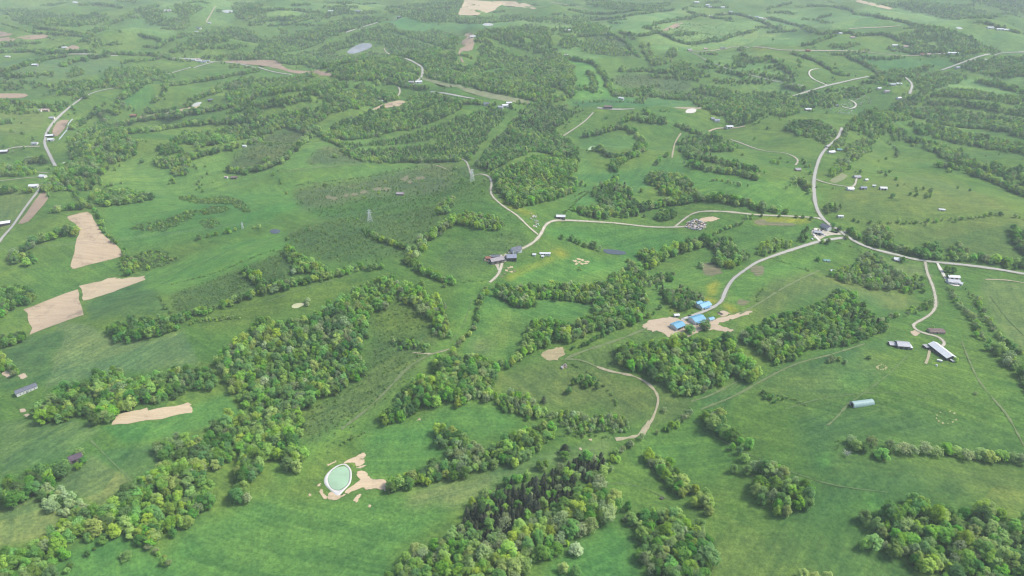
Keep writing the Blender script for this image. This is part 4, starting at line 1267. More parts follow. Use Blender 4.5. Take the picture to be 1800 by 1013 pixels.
def house(name, px, L, W, roof, wall, label, ang=0, toward=None, H=2.9, rise=1.9, porch=True, wing=None, chimney=True, cat='house', group=None):
    root = site(name, px, ang, label, cat, group, toward)
    w, r = gable(root, L, W, H, rise, roof, wall)
    openings(root, L, W, H, 1, 4)
    if chimney:
        part('chimney', r, [(L * .22, L * .22 + .8, -.4 + W * .12, .4 + W * .12, H + rise * .5, H + rise + .9)], BRICK)
    if porch:
        part('porch_roof', root, [(-L * .3, L * .3, -W / 2 - 2.2, -W / 2 + .02, 2.45, 2.58)], ROOF[roof])
        for k in (-1, 1):
            part('porch_post', root, [(k * L * .28 - .08, k * L * .28 + .08, -W / 2 - 2.1, -W / 2 - 1.94, -.6, 2.45)], DOORW)
    if wing:
        wl, ww, wx, wy = wing
        V0 = gable(root, wl, ww, H - .3, rise * .7, roof, wall, wx, wy)
    return root

# --- blue-roofed farm
f1 = barn('open_shed', (1191, 575), 13.5, 11.5, 3.2, 2.0, 'blue', 'white', 'low white shed with bright blue roof standing in the dirt yard', 'shed', toward=(1209, 567.5), ribs=7, wins=0, doors=1)
for k in range(4):
    part('bay_opening', f1, [(-6 + k * 3.1, -3.6 + k * 3.1, -5.83, -5.7, -.1, 2.5)], DOORD)
f2 = barn('farm_house', (1225, 564), 15.5, 12.5, 3.4, 2.4, 'blue', 'white', 'largest blue-roofed white building at the end of the farm lane', 'house', toward=(1239, 559.5), ribs=8, wins=4, doors=1, big=False)
part('porch_roof', f2, [(-6, 6, -8.6, -6.23, 2.5, 2.65)], ROOF['blue'])
for k in (-1, 1):
    part('porch_post', f2, [(k * 5.7 - .1, k * 5.7 + .1, -8.5, -8.3, -.6, 2.5)], DOORW)
f3 = house('farm_house', (1237, 540), 15, 10, 'blue', 'white', 'blue-roofed white house inside the lane bend', toward=(1249, 536), H=3.6, rise=2.4, wing=(8, 7, -2, 6.5))
f4 = barn('garden_shed', (1249.5, 563), 6.5, 5, 2.3, 1.2, 'blue', 'white', 'little blue-roofed shed beside the garden plot', 'shed', toward=(1256, 561), ribs=4, doors=1, big=False)
f5 = barn('run_in_shed', (1189, 556.5), 6, 4, 2.4, .8, 'white', 'grey', 'small white-roofed shelter at the top of the dirt yard', 'shed', ang=8, ribs=3, doors=1, big=False)
# --- right-hand barns
f6 = barn('long_barn', (1654, 622), 29, 11.5, 4.4, 2.4, 'white', 'dark', 'long dark barn with white metal roof at the lane end', toward=(1664, 629.2), ribs=12, doors=2)
part('lean_to', f6, [(-16.5, -10.5, -10.6, -5.8, -.8, 2.6)], PAINT['dark'])
part('lean_to_roof', f6, [(-16.8, -10.2, -10.9, -5.7, 2.62, 2.8)], ROOF['grey'])
part('end_annex', f6, [(14.55, 18.5, -1.5, 4.5, -.8, 2.6)], PAINT['dark'])
part('annex_roof', f6, [(14.5, 18.9, -1.8, 4.8, 2.62, 2.8)], ROOF['white'])
f7 = barn('grey_barn', (1585, 610), 13, 11, 4.2, 2.3, 'metal', 'wood', 'weathered grey barn with side sheds left of the long barn', ang=-8, ribs=6, doors=2)
g_, gr = gable(f7, 8, 7.5, 2.8, 1.3, 'metal', 'dark', -9.6, 1.5)
part('lean_to', f7, [(6.6, 9.6, -4.5, 4, -.8, 2.4)], PAINT['wood'])
part('lean_to_roof', f7, [(6.55, 9.9, -4.8, 4.3, 2.42, 2.58)], ROOF['white'])
f8 = barn('low_house', (1645, 584), 17, 8.5, 2.4, 1.0, 'brown', 'tan', 'low brown-roofed house above the lane bend', 'house', ang=-3, ribs=0, wins=4, doors=1, big=False)
f9 = site('round_roofed_shed', (1515, 711), 0, 'pale teal shed with rounded roof alone in the right pasture', 'shed', toward=(1533, 707.5))
V, F = [], []
n = 14; Lh, rr = 11.0, 4.0
for i in range(n + 1):
    a = math.pi * i / n
    for xx in (-Lh, Lh):
        V.append(Vector((xx, rr * math.cos(a), 0.2 + rr * 1.0 * math.sin(a))))
for i in range(n):
    F.append((2 * i, 2 * i + 1, 2 * i + 3, 2 * i + 2))
mesh_obj('roof', V, F, ROOF['teal'], f9, True)
for k in range(9):
    RV, RF = [], []
    x0 = -Lh + 2 * Lh * k / 8
    for i in range(n + 1):
        a = math.pi * i / n
        for dx, q in ((-.09, rr + .01), (-.09, rr + .10), (.09, rr + .10), (.09, rr + .01)):
            RV.append(Vector((x0 + dx, q * math.cos(a), .2 + q * math.sin(a))))
    for i in range(n):
        for j in range(3):
            RF.append((4 * i + j, 4 * i + j + 1, 4 * i + j + 5, 4 * i + j + 4))
    mesh_obj('roof_hoop', RV, RF, ROOF['teal'], f9)
for sx in (-1, 1):
    EV = [Vector((sx * (Lh - .15), rr * .985 * math.cos(math.pi * i / n), -1.5 if i in (0, n) else .2 + rr * .985 * math.sin(math.pi * i / n))) for i in range(n + 1)]
    mesh_obj('end_wall', EV, [tuple(range(n + 1))], PAINT['grey'], f9)
    part('door', f9, [(sx * (Lh - .1) - .06, sx * (Lh - .1) + .06, -1.6, 1.6, -.6, 2.8)], DOORD)
for q, lb, w in (((1651, 636), 'white livestock trailer below the long barn', 5), ((1646, 643.5), 'small white water tank below the long barn', 2.6)):
    o = site('livestock_trailer' if w > 3 else 'water_tank', q, -25, lb, 'trailer' if w > 3 else 'tank')
    if w > 3:
        part('body', o, [(-2.5, 2.5, -1.05, 1.05, .55, 2.3)], PAINT['white'])
        part('drawbar', o, [(2.48, 3.9, -.08, .08, .55, .7)], PAINT['dark'])
        for sx in (-.6, .4):
            for sy in (-1.12, 1.12):
                tv, tf = [], []
                tube(tv, tf, [(sx, sy - .1, .35), (sx, sy + .1, .35)], [.35, .35], 12)
                mesh_obj('wheel', tv, tf + [tuple(range(12))], PAINT['dark'], o)
    else:
        tv, tf = [], []
        tube(tv, tf, [(0, 0, -.3), (0, 0, 1.5), (0, 0, 1.8), (0, 0, 1.9)], [1.1, 1.1, .7, .25], 16)
        mesh_obj('tank_shell', tv, tf, PAINT['white'], o)
        tv, tf = [], []
        tube(tv, tf, [(0, 0, 1.88), (0, 0, 2.02)], [.28, .28], 10)
        mesh_obj('lid', tv, tf, PAINT['dark'], o)
# --- lower left
f10 = barn('long_shed', (47, 688), 19, 7.5, 3.6, 1.5, 'slate', 'white', 'long white shed with dark roof at the lower left', 'shed', toward=(57, 683.6), ribs=9, doors=1, big=False, wins=5)
f11 = barn('old_shed', (134, 808), 10, 8, 3.2, 2.2, 'purple', 'wood', 'dark old shed half hidden by trees at the lower left', 'shed', toward=(142, 805), ribs=5, doors=1)
# --- old farm in the middle
f12 = house('farm_house', (907, 442), 14, 8.5, 'slate', 'white', 'white farmhouse with dark roof beside the grey barn', toward=(916, 440.2), H=4.2, rise=2.6)
f13 = barn('tobacco_barn', (899, 455), 13, 11, 3.8, 2.8, 'bluegrey', 'dark', 'tall dark barn with blue-grey roof below the farmhouse', ang=4, ribs=8)
f14 = barn('tobacco_barn', (873, 460), 18, 10, 3.6, 2.6, 'browngrey', 'wood', 'long weathered barn with brown-grey roof left of the farmhouse', toward=(882, 458.6), ribs=9)
f15 = barn('machine_shed', (871, 453.5), 12, 6, 3, 1.4, 'slate', 'dark', 'dark shed behind the weathered barn', 'shed', ang=6, ribs=5)
f16 = barn('rusty_shed', (858.5, 456), 7, 6, 2.6, 1.4, 'rust', 'brown', 'rusty little shed at the left end of the old farm', 'shed', ang=-5, ribs=4, doors=1, big=False)
f17 = barn('mobile_home', (958, 448), 14.5, 4.2, 2.6, .5, 'white', 'white', 'white mobile home right of the old farm', 'mobile home', ang=-1, ribs=0, wins=4, doors=1, big=False)
f18 = barn('white_shed', (939, 449.5), 4.5, 3.4, 2.2, .9, 'white', 'white', 'small white shed between farmhouse and mobile home', 'shed', ang=2, ribs=0, doors=1, big=False)
f19 = barn('white_shed', (954, 452.5), 3.6, 2.6, 2.0, .7, 'white', 'cream', 'tiny pale shed below the mobile home', 'shed', ang=2, ribs=0, doors=1, big=False)
f20 = barn('hay_barn', (985.5, 384), 13.5, 7, 3.8, 1.8, 'white', 'wood', 'barn with pale metal roof beside the gravel lane', ang=-4, ribs=6)
f21 = barn('old_house', (703.5, 343), 12, 8, 3.2, 2.4, 'browngrey', 'wood', 'abandoned grey house on the rough slope', 'house', ang=-6, ribs=0, wins=3, doors=1, big=False)
part('porch_roof', f21, [(5.9, 8.2, -3, 2.5, 2.3, 2.45)], ROOF['brown'])
f22 = barn('field_shed', (412, 314), 11, 7, 3.2, 1.5, 'brown', 'wood', 'brown shed standing in the bright hayfield', 'shed', ang=4, ribs=5)
f23 = barn('lean_shed', (398, 313), 6, 5, 2.6, 1.0, 'pink', 'white', 'pale shed left of the brown hayfield shed', 'shed', ang=-8, ribs=3, doors=1, big=False)
f24 = barn('white_shed', (430, 258.5), 7, 5, 2.8, 1.2, 'white', 'white', 'white shed at the edge of the brushy triangle', 'shed', ang=0, ribs=0, doors=1, big=False)
# --- junction
f25 = house('roadside_house', (1451, 402), 14, 9, 'slate', 'white', 'white house with dark roof above the gravel junction yard', toward=(1458, 407), H=4.2, rise=2.4)
f26 = barn('work_shop', (1437, 411), 11, 8, 3.2, 1.2, 'metal', 'grey', 'pale metal workshop in the gravel junction yard', 'workshop', ang=-20, ribs=5)
f27 = barn('roadside_barn', (1675, 490), 15, 7, 3.6, 1.6, 'white', 'white', 'white-roofed building at the back of the roadside farm', 'barn', ang=-6, ribs=6)
f28 = house('roadside_house', (1675, 497), 15, 9, 'metal', 'white', 'grey-roofed house at the front of the roadside farm', ang=-10, H=3)
f29 = barn('white_shed', (1687, 500), 6.5, 5.5, 2.6, 1.1, 'white', 'white', 'white shed at the right end of the roadside farm', 'shed', ang=-50, ribs=0, doors=1, big=False)
f30 = house('roadside_cabin', (1576, 458), 9, 6, 'white', 'grey', 'cabin between the trees below the valley road', ang=-15, chimney=False)
f31 = barn('white_shed', (1452.5, 459), 9, 5, 1.4, .9, 'greenr', 'cream', 'low pale shed beside the dark paddock bush', 'shed', ang=-5, ribs=0, doors=1, big=False)
f32 = barn('white_shed', (1463, 478), 5, 4, 2.4, .9, 'white', 'white', 'small white shed at the edge of the budding grove', 'shed', ang=-8, ribs=0, doors=1, big=False)
f33 = barn('white_shed', (1477, 382), 8, 4.5, 2.6, .8, 'white', 'white', 'white shed alone across the valley road', 'shed', ang=0, ribs=0, doors=1, big=False)

def car(px, col, label, ang, group='vehicles at the gravel junction yard', van=False):
    root = site('parked_van' if van else 'parked_car', px, ang, label, 'van' if van else 'car', group, dz=.25)
    m = cmat('car_' + col[0], col[1], .35, .05, 1, 0, .5)
    hgt2 = 1.9 if van else 1.45
    prof = [(-2.2, .35), (-2.2, .85), (-1.7, .95), (-1.2, hgt2), (.7, hgt2), (1.25, .98), (2.15, .85), (2.2, .35)] if not van else [(-2.6, .35), (-2.6, 1.9), (1.3, 1.95), (2.0, 1.1), (2.6, 1.0), (2.6, .35)]
    V = [Vector((x, s * (.9 if z < 1 else .72), z)) for s in (-1, 1) for x, z in prof]
    k = len(prof)
    F = [tuple(range(k))[::-1][::-1], tuple(range(k, 2 * k))[::-1]] + [(i, i + k, (i + 1) % k + k, (i + 1) % k) for i in range(k)]
    mesh_obj('body', V, F, m, root)
    part('window', root, [(-1.05, .75, -.79, .79, 1.0, hgt2 - .12)], GLASS)
    for sx in (-1.35, 1.35):
        for sy in (-.82, .82):
            tv, tf = [], []
            tube(tv, tf, [(sx, sy - .1, .32), (sx, sy + .1, .32)], [.32, .32], 10)
            mesh_obj('wheel', tv, tf + [tuple(range(10))], PAINT['dark'], root)
WHT, BLK, SIL, RED, BLU = ('white', (.7, .7, .7)), ('black', (.03, .03, .035)), ('silver', (.42, .44, .46)), ('red', (.35, .05, .04)), ('blue', (.10, .16, .30))
for px, c, lb, a in (((1433, 408), WHT, 'white car at the left of the junction yard', 60), ((1444, 405), BLK, 'black car beside the junction house', 20), ((1430, 414), SIL, 'silver car by the white drive', 80),
                     ((1445, 413), BLU, 'blue car beside the metal workshop', 10), ((1449, 414), WHT, 'white car right of the metal workshop', 15), ((1427, 421), WHT, 'white car below the junction yard', 110)):
    car(px, c, lb, a)
for px, c, lb, a in (((1463, 408.5), BLK, 'dark van parked in front of the junction house', -5), ((1469, 410), BLK, 'dark van nearest the road bend', -8)):
    car(px, c, lb, a, van=True)
car((1205, 561), WHT, 'white car on the white gravel apron', 15, None)
car((1212, 556), BLK, 'black car on the farm lane', 20, None)
car((886, 456), SIL, 'silver car between the old barns', 80, None)
car((1668, 497), BLU, 'blue car in the roadside farm yard', 40, None)

# --- right slope farm and roadside homes
house('slope_house', (1506, 313), 12, 8, 'grey', 'grey', 'grey house at the top of the right slope farm', ang=5)
house('slope_house', (1494, 334), 11, 8, 'white', 'white', 'white house at the foot of the right slope farm', ang=8)
barn('white_barn', (1552, 333.5), 11, 7, 3.4, 1.6, 'white', 'white', 'white barn at the right end of the slope farm', ang=-6, ribs=0)
barn('grey_shed', (1517, 332.5), 10, 6, 3, 1.4, 'bluegrey', 'grey', 'blue-grey shed in the middle of the slope farm', 'shed', ang=4, ribs=0, doors=1)
barn('white_shed', (1522, 318), 6, 5, 2.6, 1.1, 'white', 'cream', 'white shed between the slope farm trees', 'shed', ang=20, ribs=0, doors=1, big=False)
barn('white_shed', (1536, 328.5), 5, 4, 2.5, 1, 'white', 'white', 'small white shed beside the white slope barn', 'shed', ang=-20, ribs=0, doors=1, big=False)
house('valley_house', (1461, 269), 14, 8, 'white', 'white', 'white-roofed house right of the valley road', ang=15)
house('valley_house', (1475, 265), 9, 8, 'greenr', 'grey', 'green-roofed house behind the valley road trees', ang=-10)
house('valley_house', (1454, 259), 11, 7, 'grey', 'cream', 'grey-roofed house where the valley road enters the trees', ang=40)
barn('white_barn', (1655, 370), 9, 4, 2, .8, 'white', 'cream', 'low pale shed on the bare right hillside', 'shed', ang=-15, ribs=0, doors=1, big=False)
barn('hill_barn', (1420, 194.5), 16, 10, 4.2, 2, 'white', 'wood', 'white-roofed barn on the green knoll', ang=0, ribs=0)
barn('hill_barn', (1282, 225), 16, 10, 4, 2, 'white', 'white', 'white barn beside the brown middle lane', ang=5, ribs=0)
house('middle_house', (1260, 213), 13, 9, 'bluegrey', 'white', 'blue-grey house behind the white middle barn', ang=10)
house('middle_house', (1253, 210), 8, 6, 'metal', 'white', 'small metal-roofed house beside the blue-grey one', ang=-10, chimney=False)
house('middle_house', (1402, 300), 10, 7, 'grey', 'red', 'red cottage in the trees by the valley road', ang=0)

# --- left distance
def few(kind, items):
    for it in items:
        px, L, W, roof, wall, lb, ang = it
        if kind == 'h': house('far_house', px, L, W, roof, wall, lb, ang=ang, chimney=False, H=3.4)
        else: barn('far_barn', px, L, W, 4.0, 2.0, roof, wall, lb, ang=ang, ribs=0, doors=1)
few('b', [((9, 268.5), 14, 10, 'white', 'dark', 'white-roofed barn with dark front at the left edge', 10), ((10, 395), 15, 11, 'white', 'dark', 'white-roofed dark barn beside the straight left road', 25),
          ((88.5, 241), 15, 10, 'white', 'dark', 'dark barn with white roof by the far brown plot', 15), ((90, 248), 12, 7, 'white', 'white', 'white barn just below the dark roadside barn', 10),
          ((62, 116), 16, 10, 'white', 'grey', 'white-roofed barn alone on the far left field', 5), ((350, 51), 18, 12, 'slate', 'white', 'white-ended barn at the foot of the far dirt track', -20),
          ((831, 66), 18, 14, 'white', 'white', 'white barn at the head of the bare far strip', 10), ((998, 55), 20, 12, 'white', 'white', 'white barn in the far middle meadow', 0),
          ((370, 178), 12, 9, 'slate', 'dark', 'dark barn beside the far tan track', 30), ((235, 205), 14, 9, 'rust', 'brown', 'rusty barn at the left end of the tan strip', 10),
          ((736, 146), 18, 11, 'white', 'white', 'white building where the far road leaves the wood', 15), ((1069, 190), 20, 12, 'brown', 'dark', 'dark barn beside the short grey road', -10),
          ((1092, 175), 14, 7, 'white', 'white', 'white shed at the corner of the dark meadow', -30), ((995, 99), 12, 9, 'white', 'grey', 'pale shed at the end of the far hedge', 20),
          ((702, 32), 20, 12, 'slate', 'dark', 'dark barn on the far green ridge', 0), ((1674, 95), 34, 12, 'white', 'white', 'long white building beside the far right road', -3),
          ((1740, 50), 24, 14, 'white', 'white', 'left one of the white farm buildings at the far right', 0), ((1757, 53), 26, 14, 'white', 'white', 'middle one of the white farm buildings at the far right', -5),
          ((1769, 54), 24, 12, 'white', 'cream', 'right one of the white farm buildings at the far right', -5), ((581, 21), 24, 12, 'white', 'white', 'white barn on the far left ridge', 0),
          ((630, 20), 28, 12, 'metal', 'white', 'long pale barn on the far left ridge', 0), ((1224, 5), 28, 18, 'white', 'white', 'tall white barn at the top edge', 20)])
few('h', [((60, 329), 14, 9, 'white', 'white', 'white house above the brown ploughed plot', 10), ((76, 312), 11, 8, 'white', 'white', 'white house at the end of the lower left lane', -10),
          ((62, 254), 12, 8, 'metal', 'white', 'pale house left of the far bend', 0), ((92, 209), 12, 8, 'metal', 'cream', 'small pale house on the far creek road', 5),
          ((80, 195), 18, 8, 'pink', 'tan', 'pinkish long house under the far left wood', 0), ((70, 196), 9, 7, 'grey', 'cream', 'grey shed left of the pinkish house', 0),
          ((14, 101), 14, 9, 'white', 'cream', 'white house on the far left field edge', 10), ((114, 85), 16, 10, 'white', 'white', 'white house beside the small brown field', 20),
          ((345, 57), 15, 10, 'metal', 'white', 'white house below the far hillside barn', 10), ((368, 41), 14, 8, 'white', 'white', 'pale shed right of the far dirt track', 5),
          ((855, 184), 14, 9, 'slate', 'white', 'dark-roofed house on the lawn by the creek strip', 10), ((888, 187), 16, 10, 'white', 'white', 'white-roofed house right of the lawn', 15),
          ((880, 190), 12, 8, 'metal', 'white', 'grey-roofed house behind the tower wood', -10), ((895, 183), 14, 8, 'white', 'cream', 'pale house near the end of the creek strip', 0),
          ((670, 180), 10, 7, 'metal', 'grey', 'grey cabin above the wood clearing', 10), ((723, 146), 14, 8, 'grey', 'cream', 'grey house left of the white roadside building', 0),
          ((1212, 89), 16, 10, 'grey', 'brown', 'brown house at the left end of the ridge road', 10), ((1240, 87), 14, 9, 'pink', 'cream', 'pink-roofed house second along the ridge road', 0),
          ((1270, 86), 16, 9, 'slate', 'white', 'dark-roofed white house third along the ridge road', 5), ((1420, 90), 14, 9, 'rust', 'red', 'red house on the ridge road', 0),
          ((1515, 92), 14, 9, 'pink', 'red', 'red-roofed house midway along the ridge road', 0), ((1620, 97), 15, 9, 'rust', 'cream', 'red-roofed house before the ridge road bend', 0),
          ((1632, 97), 14, 9, 'pink', 'cream', 'pinkish house beside the ridge road bend', 5), ((1572, 81), 22, 11, 'white', 'white', 'white farm building left of two under the far hill', 0),
          ((1591, 83), 20, 12, 'pink', 'cream', 'cream farm building right of two under the far hill', 10), ((1498, 67), 16, 10, 'pink', 'cream', 'pinkish house in the far right trees', 0),
          ((1477, 60), 12, 9, 'white', 'white', 'white house left of the pinkish far house', 0), ((1580, 174), 13, 9, 'white', 'white', 'white house below the far hamlet', 20),
          ((1558, 162), 15, 9, 'browngrey', 'cream', 'brown-roofed house in the middle of the far hamlet', 10), ((1568, 150), 18, 10, 'metal', 'white', 'grey-roofed house at the top of the far hamlet', 5),
          ((1580, 149), 14, 10, 'white', 'white', 'white house at the right of the far hamlet', -15), ((1545, 157), 10, 7, 'white', 'cream', 'pale cottage at the left of the far hamlet', 0),
          ((1683, 120), 12, 9, 'metal', 'white', 'pale house below the long far right road', 10)])
for k, (x, y, r_, lb) in enumerate([(328, 105, 'metal', 'first'), (340, 106, 'white', 'second'), (350, 108, 'white', 'third'), (358, 110, 'bluegrey', 'fourth'), (364, 108, 'metal', 'fifth'), (347, 104.5, 'pink', 'sixth')]):
    barn('mobile_home', (x, y), 18, 7, 3, .8, r_, 'white', lb + ' of the far mobile homes along the road, counted from the left' if k < 5 else 'pink-roofed mobile home behind the others on the far road', 'mobile home', ang=-8 + 5 * k, ribs=0, doors=1, big=False, group='far mobile homes')
VIL = [(1244, 9, 'white', 'highest white house of the far village by the top edge'), (1248, 12, 'grey', 'grey house just below the highest village house'), (1270, 13, 'white', 'second white house along the far village street'), (1284, 21, 'metal', 'metal-roofed house midway along the far village street'),
       (1273, 25, 'pink', 'pink-roofed house left of the village street'), (1315, 28, 'white', 'first of the close white houses at the village end'), (1322, 31, 'white', 'second of the close white houses at the village end'), (1330, 30, 'metal', 'metal-roofed one of the close village houses'),
       (1337, 32, 'white', 'third of the close white houses at the village end'), (1343, 34, 'pink', 'last pinkish house at the village end'), (1250, 29, 'white', 'white barn in the field left of the village street')]
for x, y, r_, lb in VIL:
    house('village_house', (x, y + 1), 20, 12, r_, 'white', lb, ang=(x * 7) % 50 - 25, H=4, rise=2.4, chimney=False, porch=False, group='far village houses')
house('lawn_shed', (1470, 187), 9, 7, 'slate', 'dark', 'dark shed inside the white loop drive', ang=20, chimney=False, porch=False, cat='shed')

# --- scrap heaps and the speckled yard: past counting
def litter(name, pts, n, smin, smax, label, cols):
    w = wpoly(pts, 0, 3)
    V, F, idx = [], [], []
    x0, y0 = w.min(0); x1, y1 = w.max(0)
    r_ = random.Random(len(label))
    k = 0
    while k < n:
        x = r_.uniform(x0, x1); y = r_.uniform(y0, y1)
        if not inside(np.array([x]), np.array([y]), w)[0]: continue
        k += 1
        z = float(hgt(x, y)); a = r_.uniform(0, 3.1)
        l, b, h = r_.uniform(smin, smax), r_.uniform(smin, smax) * .6, r_.uniform(.5, 1.8)
        q = len(V); f0 = len(F)
        bx(V, F, -l / 2, l / 2, -b / 2, b / 2, -.6, h)
        M = Matrix.Translation((x, y, z)) @ Matrix.Rotation(a, 4, 'Z') @ Matrix.Rotation(r_.uniform(-.2, .2), 4, 'X')
        for j in range(q, len(V)): V[j] = M @ V[j]
        idx += [r_.randrange(len(cols))] * (len(F) - f0)
    o = mesh_obj(name, V, F, cols)
    o.data.polygons.foreach_set('material_index', idx)
    tag(o, label, kind='stuff')
JUNK = [PAINT['cream'], PAINT['grey'], PAINT['tan'], PAINT['brown'], PAINT['wood'], ROOF['pink'], ROOF['bluegrey'], PAINT['dark']]
litter('scrap', [(1204, 398), (1212, 390), (1226, 387), (1240, 394), (1243, 402), (1228, 405), (1212, 402)], 130, 1.5, 5, 'heap of pale scrap and junk in the green field', JUNK)
litter('grave_markers', [(1455, 190), (1480, 182), (1500, 170), (1520, 168), (1536, 176), (1530, 184), (1510, 188), (1500, 198), (1475, 200)], 260, 1.2, 3.4, 'many small pale markers in the speckled yard', [PAINT['white'], PAINT['grey'], CONC, PAINT['tan'], PAINT['brown']])
litter('scrap', [(1225, 262), (1240, 253), (1262, 254), (1262, 266), (1240, 268)], 60, 1.2, 3, 'pale litter among the brush on the middle hill', [PAINT['tan'], CONC, PAINT['tan']])
litter('scrap', [(852, 456), (862, 450), (872, 452), (866, 460), (854, 461)], 30, 1.2, 3.2, 'rusty scrap beside the old barns', [ROOF['rust'], PAINT['tan'], PAINT['brown'], PAINT['white'], ROOF['pink']])
litter('rubble', [(930, 377), (942, 380), (948, 398), (938, 400), (934, 388)], 34, 1.0, 3.0, 'rubble beside the fork of the gravel tracks', [CONC, PAINT['tan'], PAINT['white']])
litter('scrap', [(1426, 404), (1436, 401), (1446, 408), (1440, 416), (1430, 414)], 26, 1.0, 2.6, 'machinery and scrap round the metal workshop', JUNK)
litter('brush_pile', [(986, 644), (994, 642), (996, 647), (988, 649)], 22, .8, 2.6, 'pile of old boards beside the sandy scrape', [PAINT['wood'], PAINT['grey'], PAINT['tan']])

# --- dead tree of the right hedge, hay feeder
def dead_tree(px, h, label):
    root = site('dead_tree', px, 0, label, 'tree')
    r_ = random.Random(4)
    V, F = [], []
    tube(V, F, [(0, 0, -.4), (.1, 0, h * .3), (.3, .1, h * .6)], [.3, .22, .12])
    mesh_obj('trunk', V, F, cmat('dead_wood', (0.42, 0.40, 0.37), .95, .2, 1), root)
    for i in range(26):
        a = r_.uniform(0, 6.28); z = r_.uniform(.15, .6) * h; l = r_.uniform(.35, .75) * h
        V, F = [], []
        d = Vector((math.cos(a), math.sin(a), r_.uniform(.2, .9))).normalized()
        s = Vector((.15, .05, z))
        tube(V, F, [s, s + d * l * .5 + Vector((0, 0, .2)), s + d * l], [.12, .08, .03], 4)
        mesh_obj('branch', V, F, MATS['dead_wood'], root)
dead_tree((1487, 802), 7.5, 'bare grey dead tree at the left end of the right hedge')
hf = site('hay_feeder', (1163, 877), 10, 'dark round hay feeder in the bottom pasture', 'feeder')
V, F = [], []
for zz in (.1, .6, 1.1):
    for k in range(20):
        a0, a1 = 2 * math.pi * k / 20, 2 * math.pi * (k + 1) / 20
        tube(V, F, [(1.8 * math.cos(a0), 1.3 * math.sin(a0), zz), (1.8 * math.cos(a1), 1.3 * math.sin(a1), zz)], [.07, .07], 4)
mesh_obj('rail', V, F, PAINT['dark'], hf)
V, F = [], []
tube(V, F, [(0, 0, -.2), (0, 0, .7), (.1, 0, 1.0)], [1.5, 1.4, .5], 12)
mesh_obj('hay', V, F, cmat('old_hay', (0.09, 0.085, 0.075), .95, .3, 1), hf)

# --- steel towers and their wires
STEEL = cmat('galvanised_steel', (0.74, 0.76, 0.76), .5, .08, 1, 0, .4)
def tower(px, h, label, ang=20):
    root = site('steel_tower', px, ang, label, 'pylon', 'steel towers of the power line')
    def leg_at(t):
        w = 3.6 * (1 - t) + 0.55 * t if t < .62 else .0
        if t >= .62: w = (3.6 * .38 + .55 * .62) * (1 - (t - .62) / .38) + .35 * (t - .62) / .38
        return w
    rad = .21
    lv = [0, .16, .31, .45, .57, .68, .78, .88, 1.0]
    for sx in (-1, 1):
        for sy in (-1, 1):
            V, F = [], []
            tube(V, F, [(sx * leg_at(t), sy * leg_at(t), h * t - (.6 if t == 0 else 0)) for t in lv], [rad] * len(lv), 4)
            mesh_obj('leg', V, F, STEEL, root)
    for i in range(len(lv) - 1):
        a, b = leg_at(lv[i]), leg_at(lv[i + 1]); z0, z1 = h * lv[i], h * lv[i + 1]
        V, F = [], []
        for s in (-1, 1):
            for p, q in (((-a, s * a, z0), (b, s * b, z1)), ((a, s * a, z0), (-b, s * b, z1)), ((s * a, -a, z0), (s * b, b, z1)), ((s * a, a, z0), (s * b, -b, z1))):
                tube(V, F, [p, q], [.11, .11], 4)
        mesh_obj('bracing', V, F, STEEL, root)
    for z, l in ((.72, 4.8), (.92, 3.6)):
        V, F = [], []
        for s in (-1, 1):
            for y in (-.5, .5):
                tube(V, F, [(0, y, h * z), (s * l, 0, h * z + .3)], [.11, .08], 4)
                tube(V, F, [(0, y, h * z + 1.3), (s * l, 0, h * z + .3)], [.09, .08], 4)
        mesh_obj('cross_arm', V, F, STEEL, root)
        for s in (-1, 1):
            V, F = [], []
            tube(V, F, [(s * l, 0, h * z + .25), (s * l, 0, h * z - 1.1)], [.12, .12], 6)
            mesh_obj('insulator', V, F, PAINT['grey'], root)
    return root
T1 = tower((830, 318.5), 22, 'steel lattice tower at the top of the gravel track', 25)
T2 = tower((650.5, 389.5), 19, 'steel lattice tower on the rough left slope', 15)
T3 = tower((427, 402.5), 11, 'smallest steel tower, on the edge of the left hayfield', 10)
T3.scale = (.45, .45, 1)
bpy.context.view_layer.update()
def wire(a, b, sag, label, rad=.035):
    V, F = [], []
    n = 24
    pts = []
    for i in range(n + 1):
        t = i / n
        p = a.lerp(b, t); p.z -= sag * 4 * t * (1 - t)
        pts.append(p)
    tube(V, F, pts, [rad] * (n + 1), 4)
    o = mesh_obj('power_wire', V, F, PAINT['grey'])
    tag(o, label, 'wire', 'wires of the power line')
ends = P1(-60, 462) + Vector((0, 0, 14))
for s, w in ((-1, 'far'), (1, 'near')):
    for z, l, nm in ((.72, 4.8, 'lower'), (.92, 3.6, 'upper')):
        p1 = T1.matrix_world @ Vector((s * l, 0, 22 * z - 1.1)); p2 = T2.matrix_world @ Vector((s * l, 0, 19 * z - 1.1)); p3 = T3.matrix_world @ Vector((s * l, 0, 11 * z - 1.1))
        wire(p1, p2, 3, '%s %s wire between the two larger steel towers' % (nm, w))
        wire(p2, p3, 3, '%s %s wire between the left and the smallest tower' % (nm, w))
        wire(p3, ends + Vector((0, s * l, 3 * z)), 4, '%s %s wire running left from the smallest tower' % (nm, w))
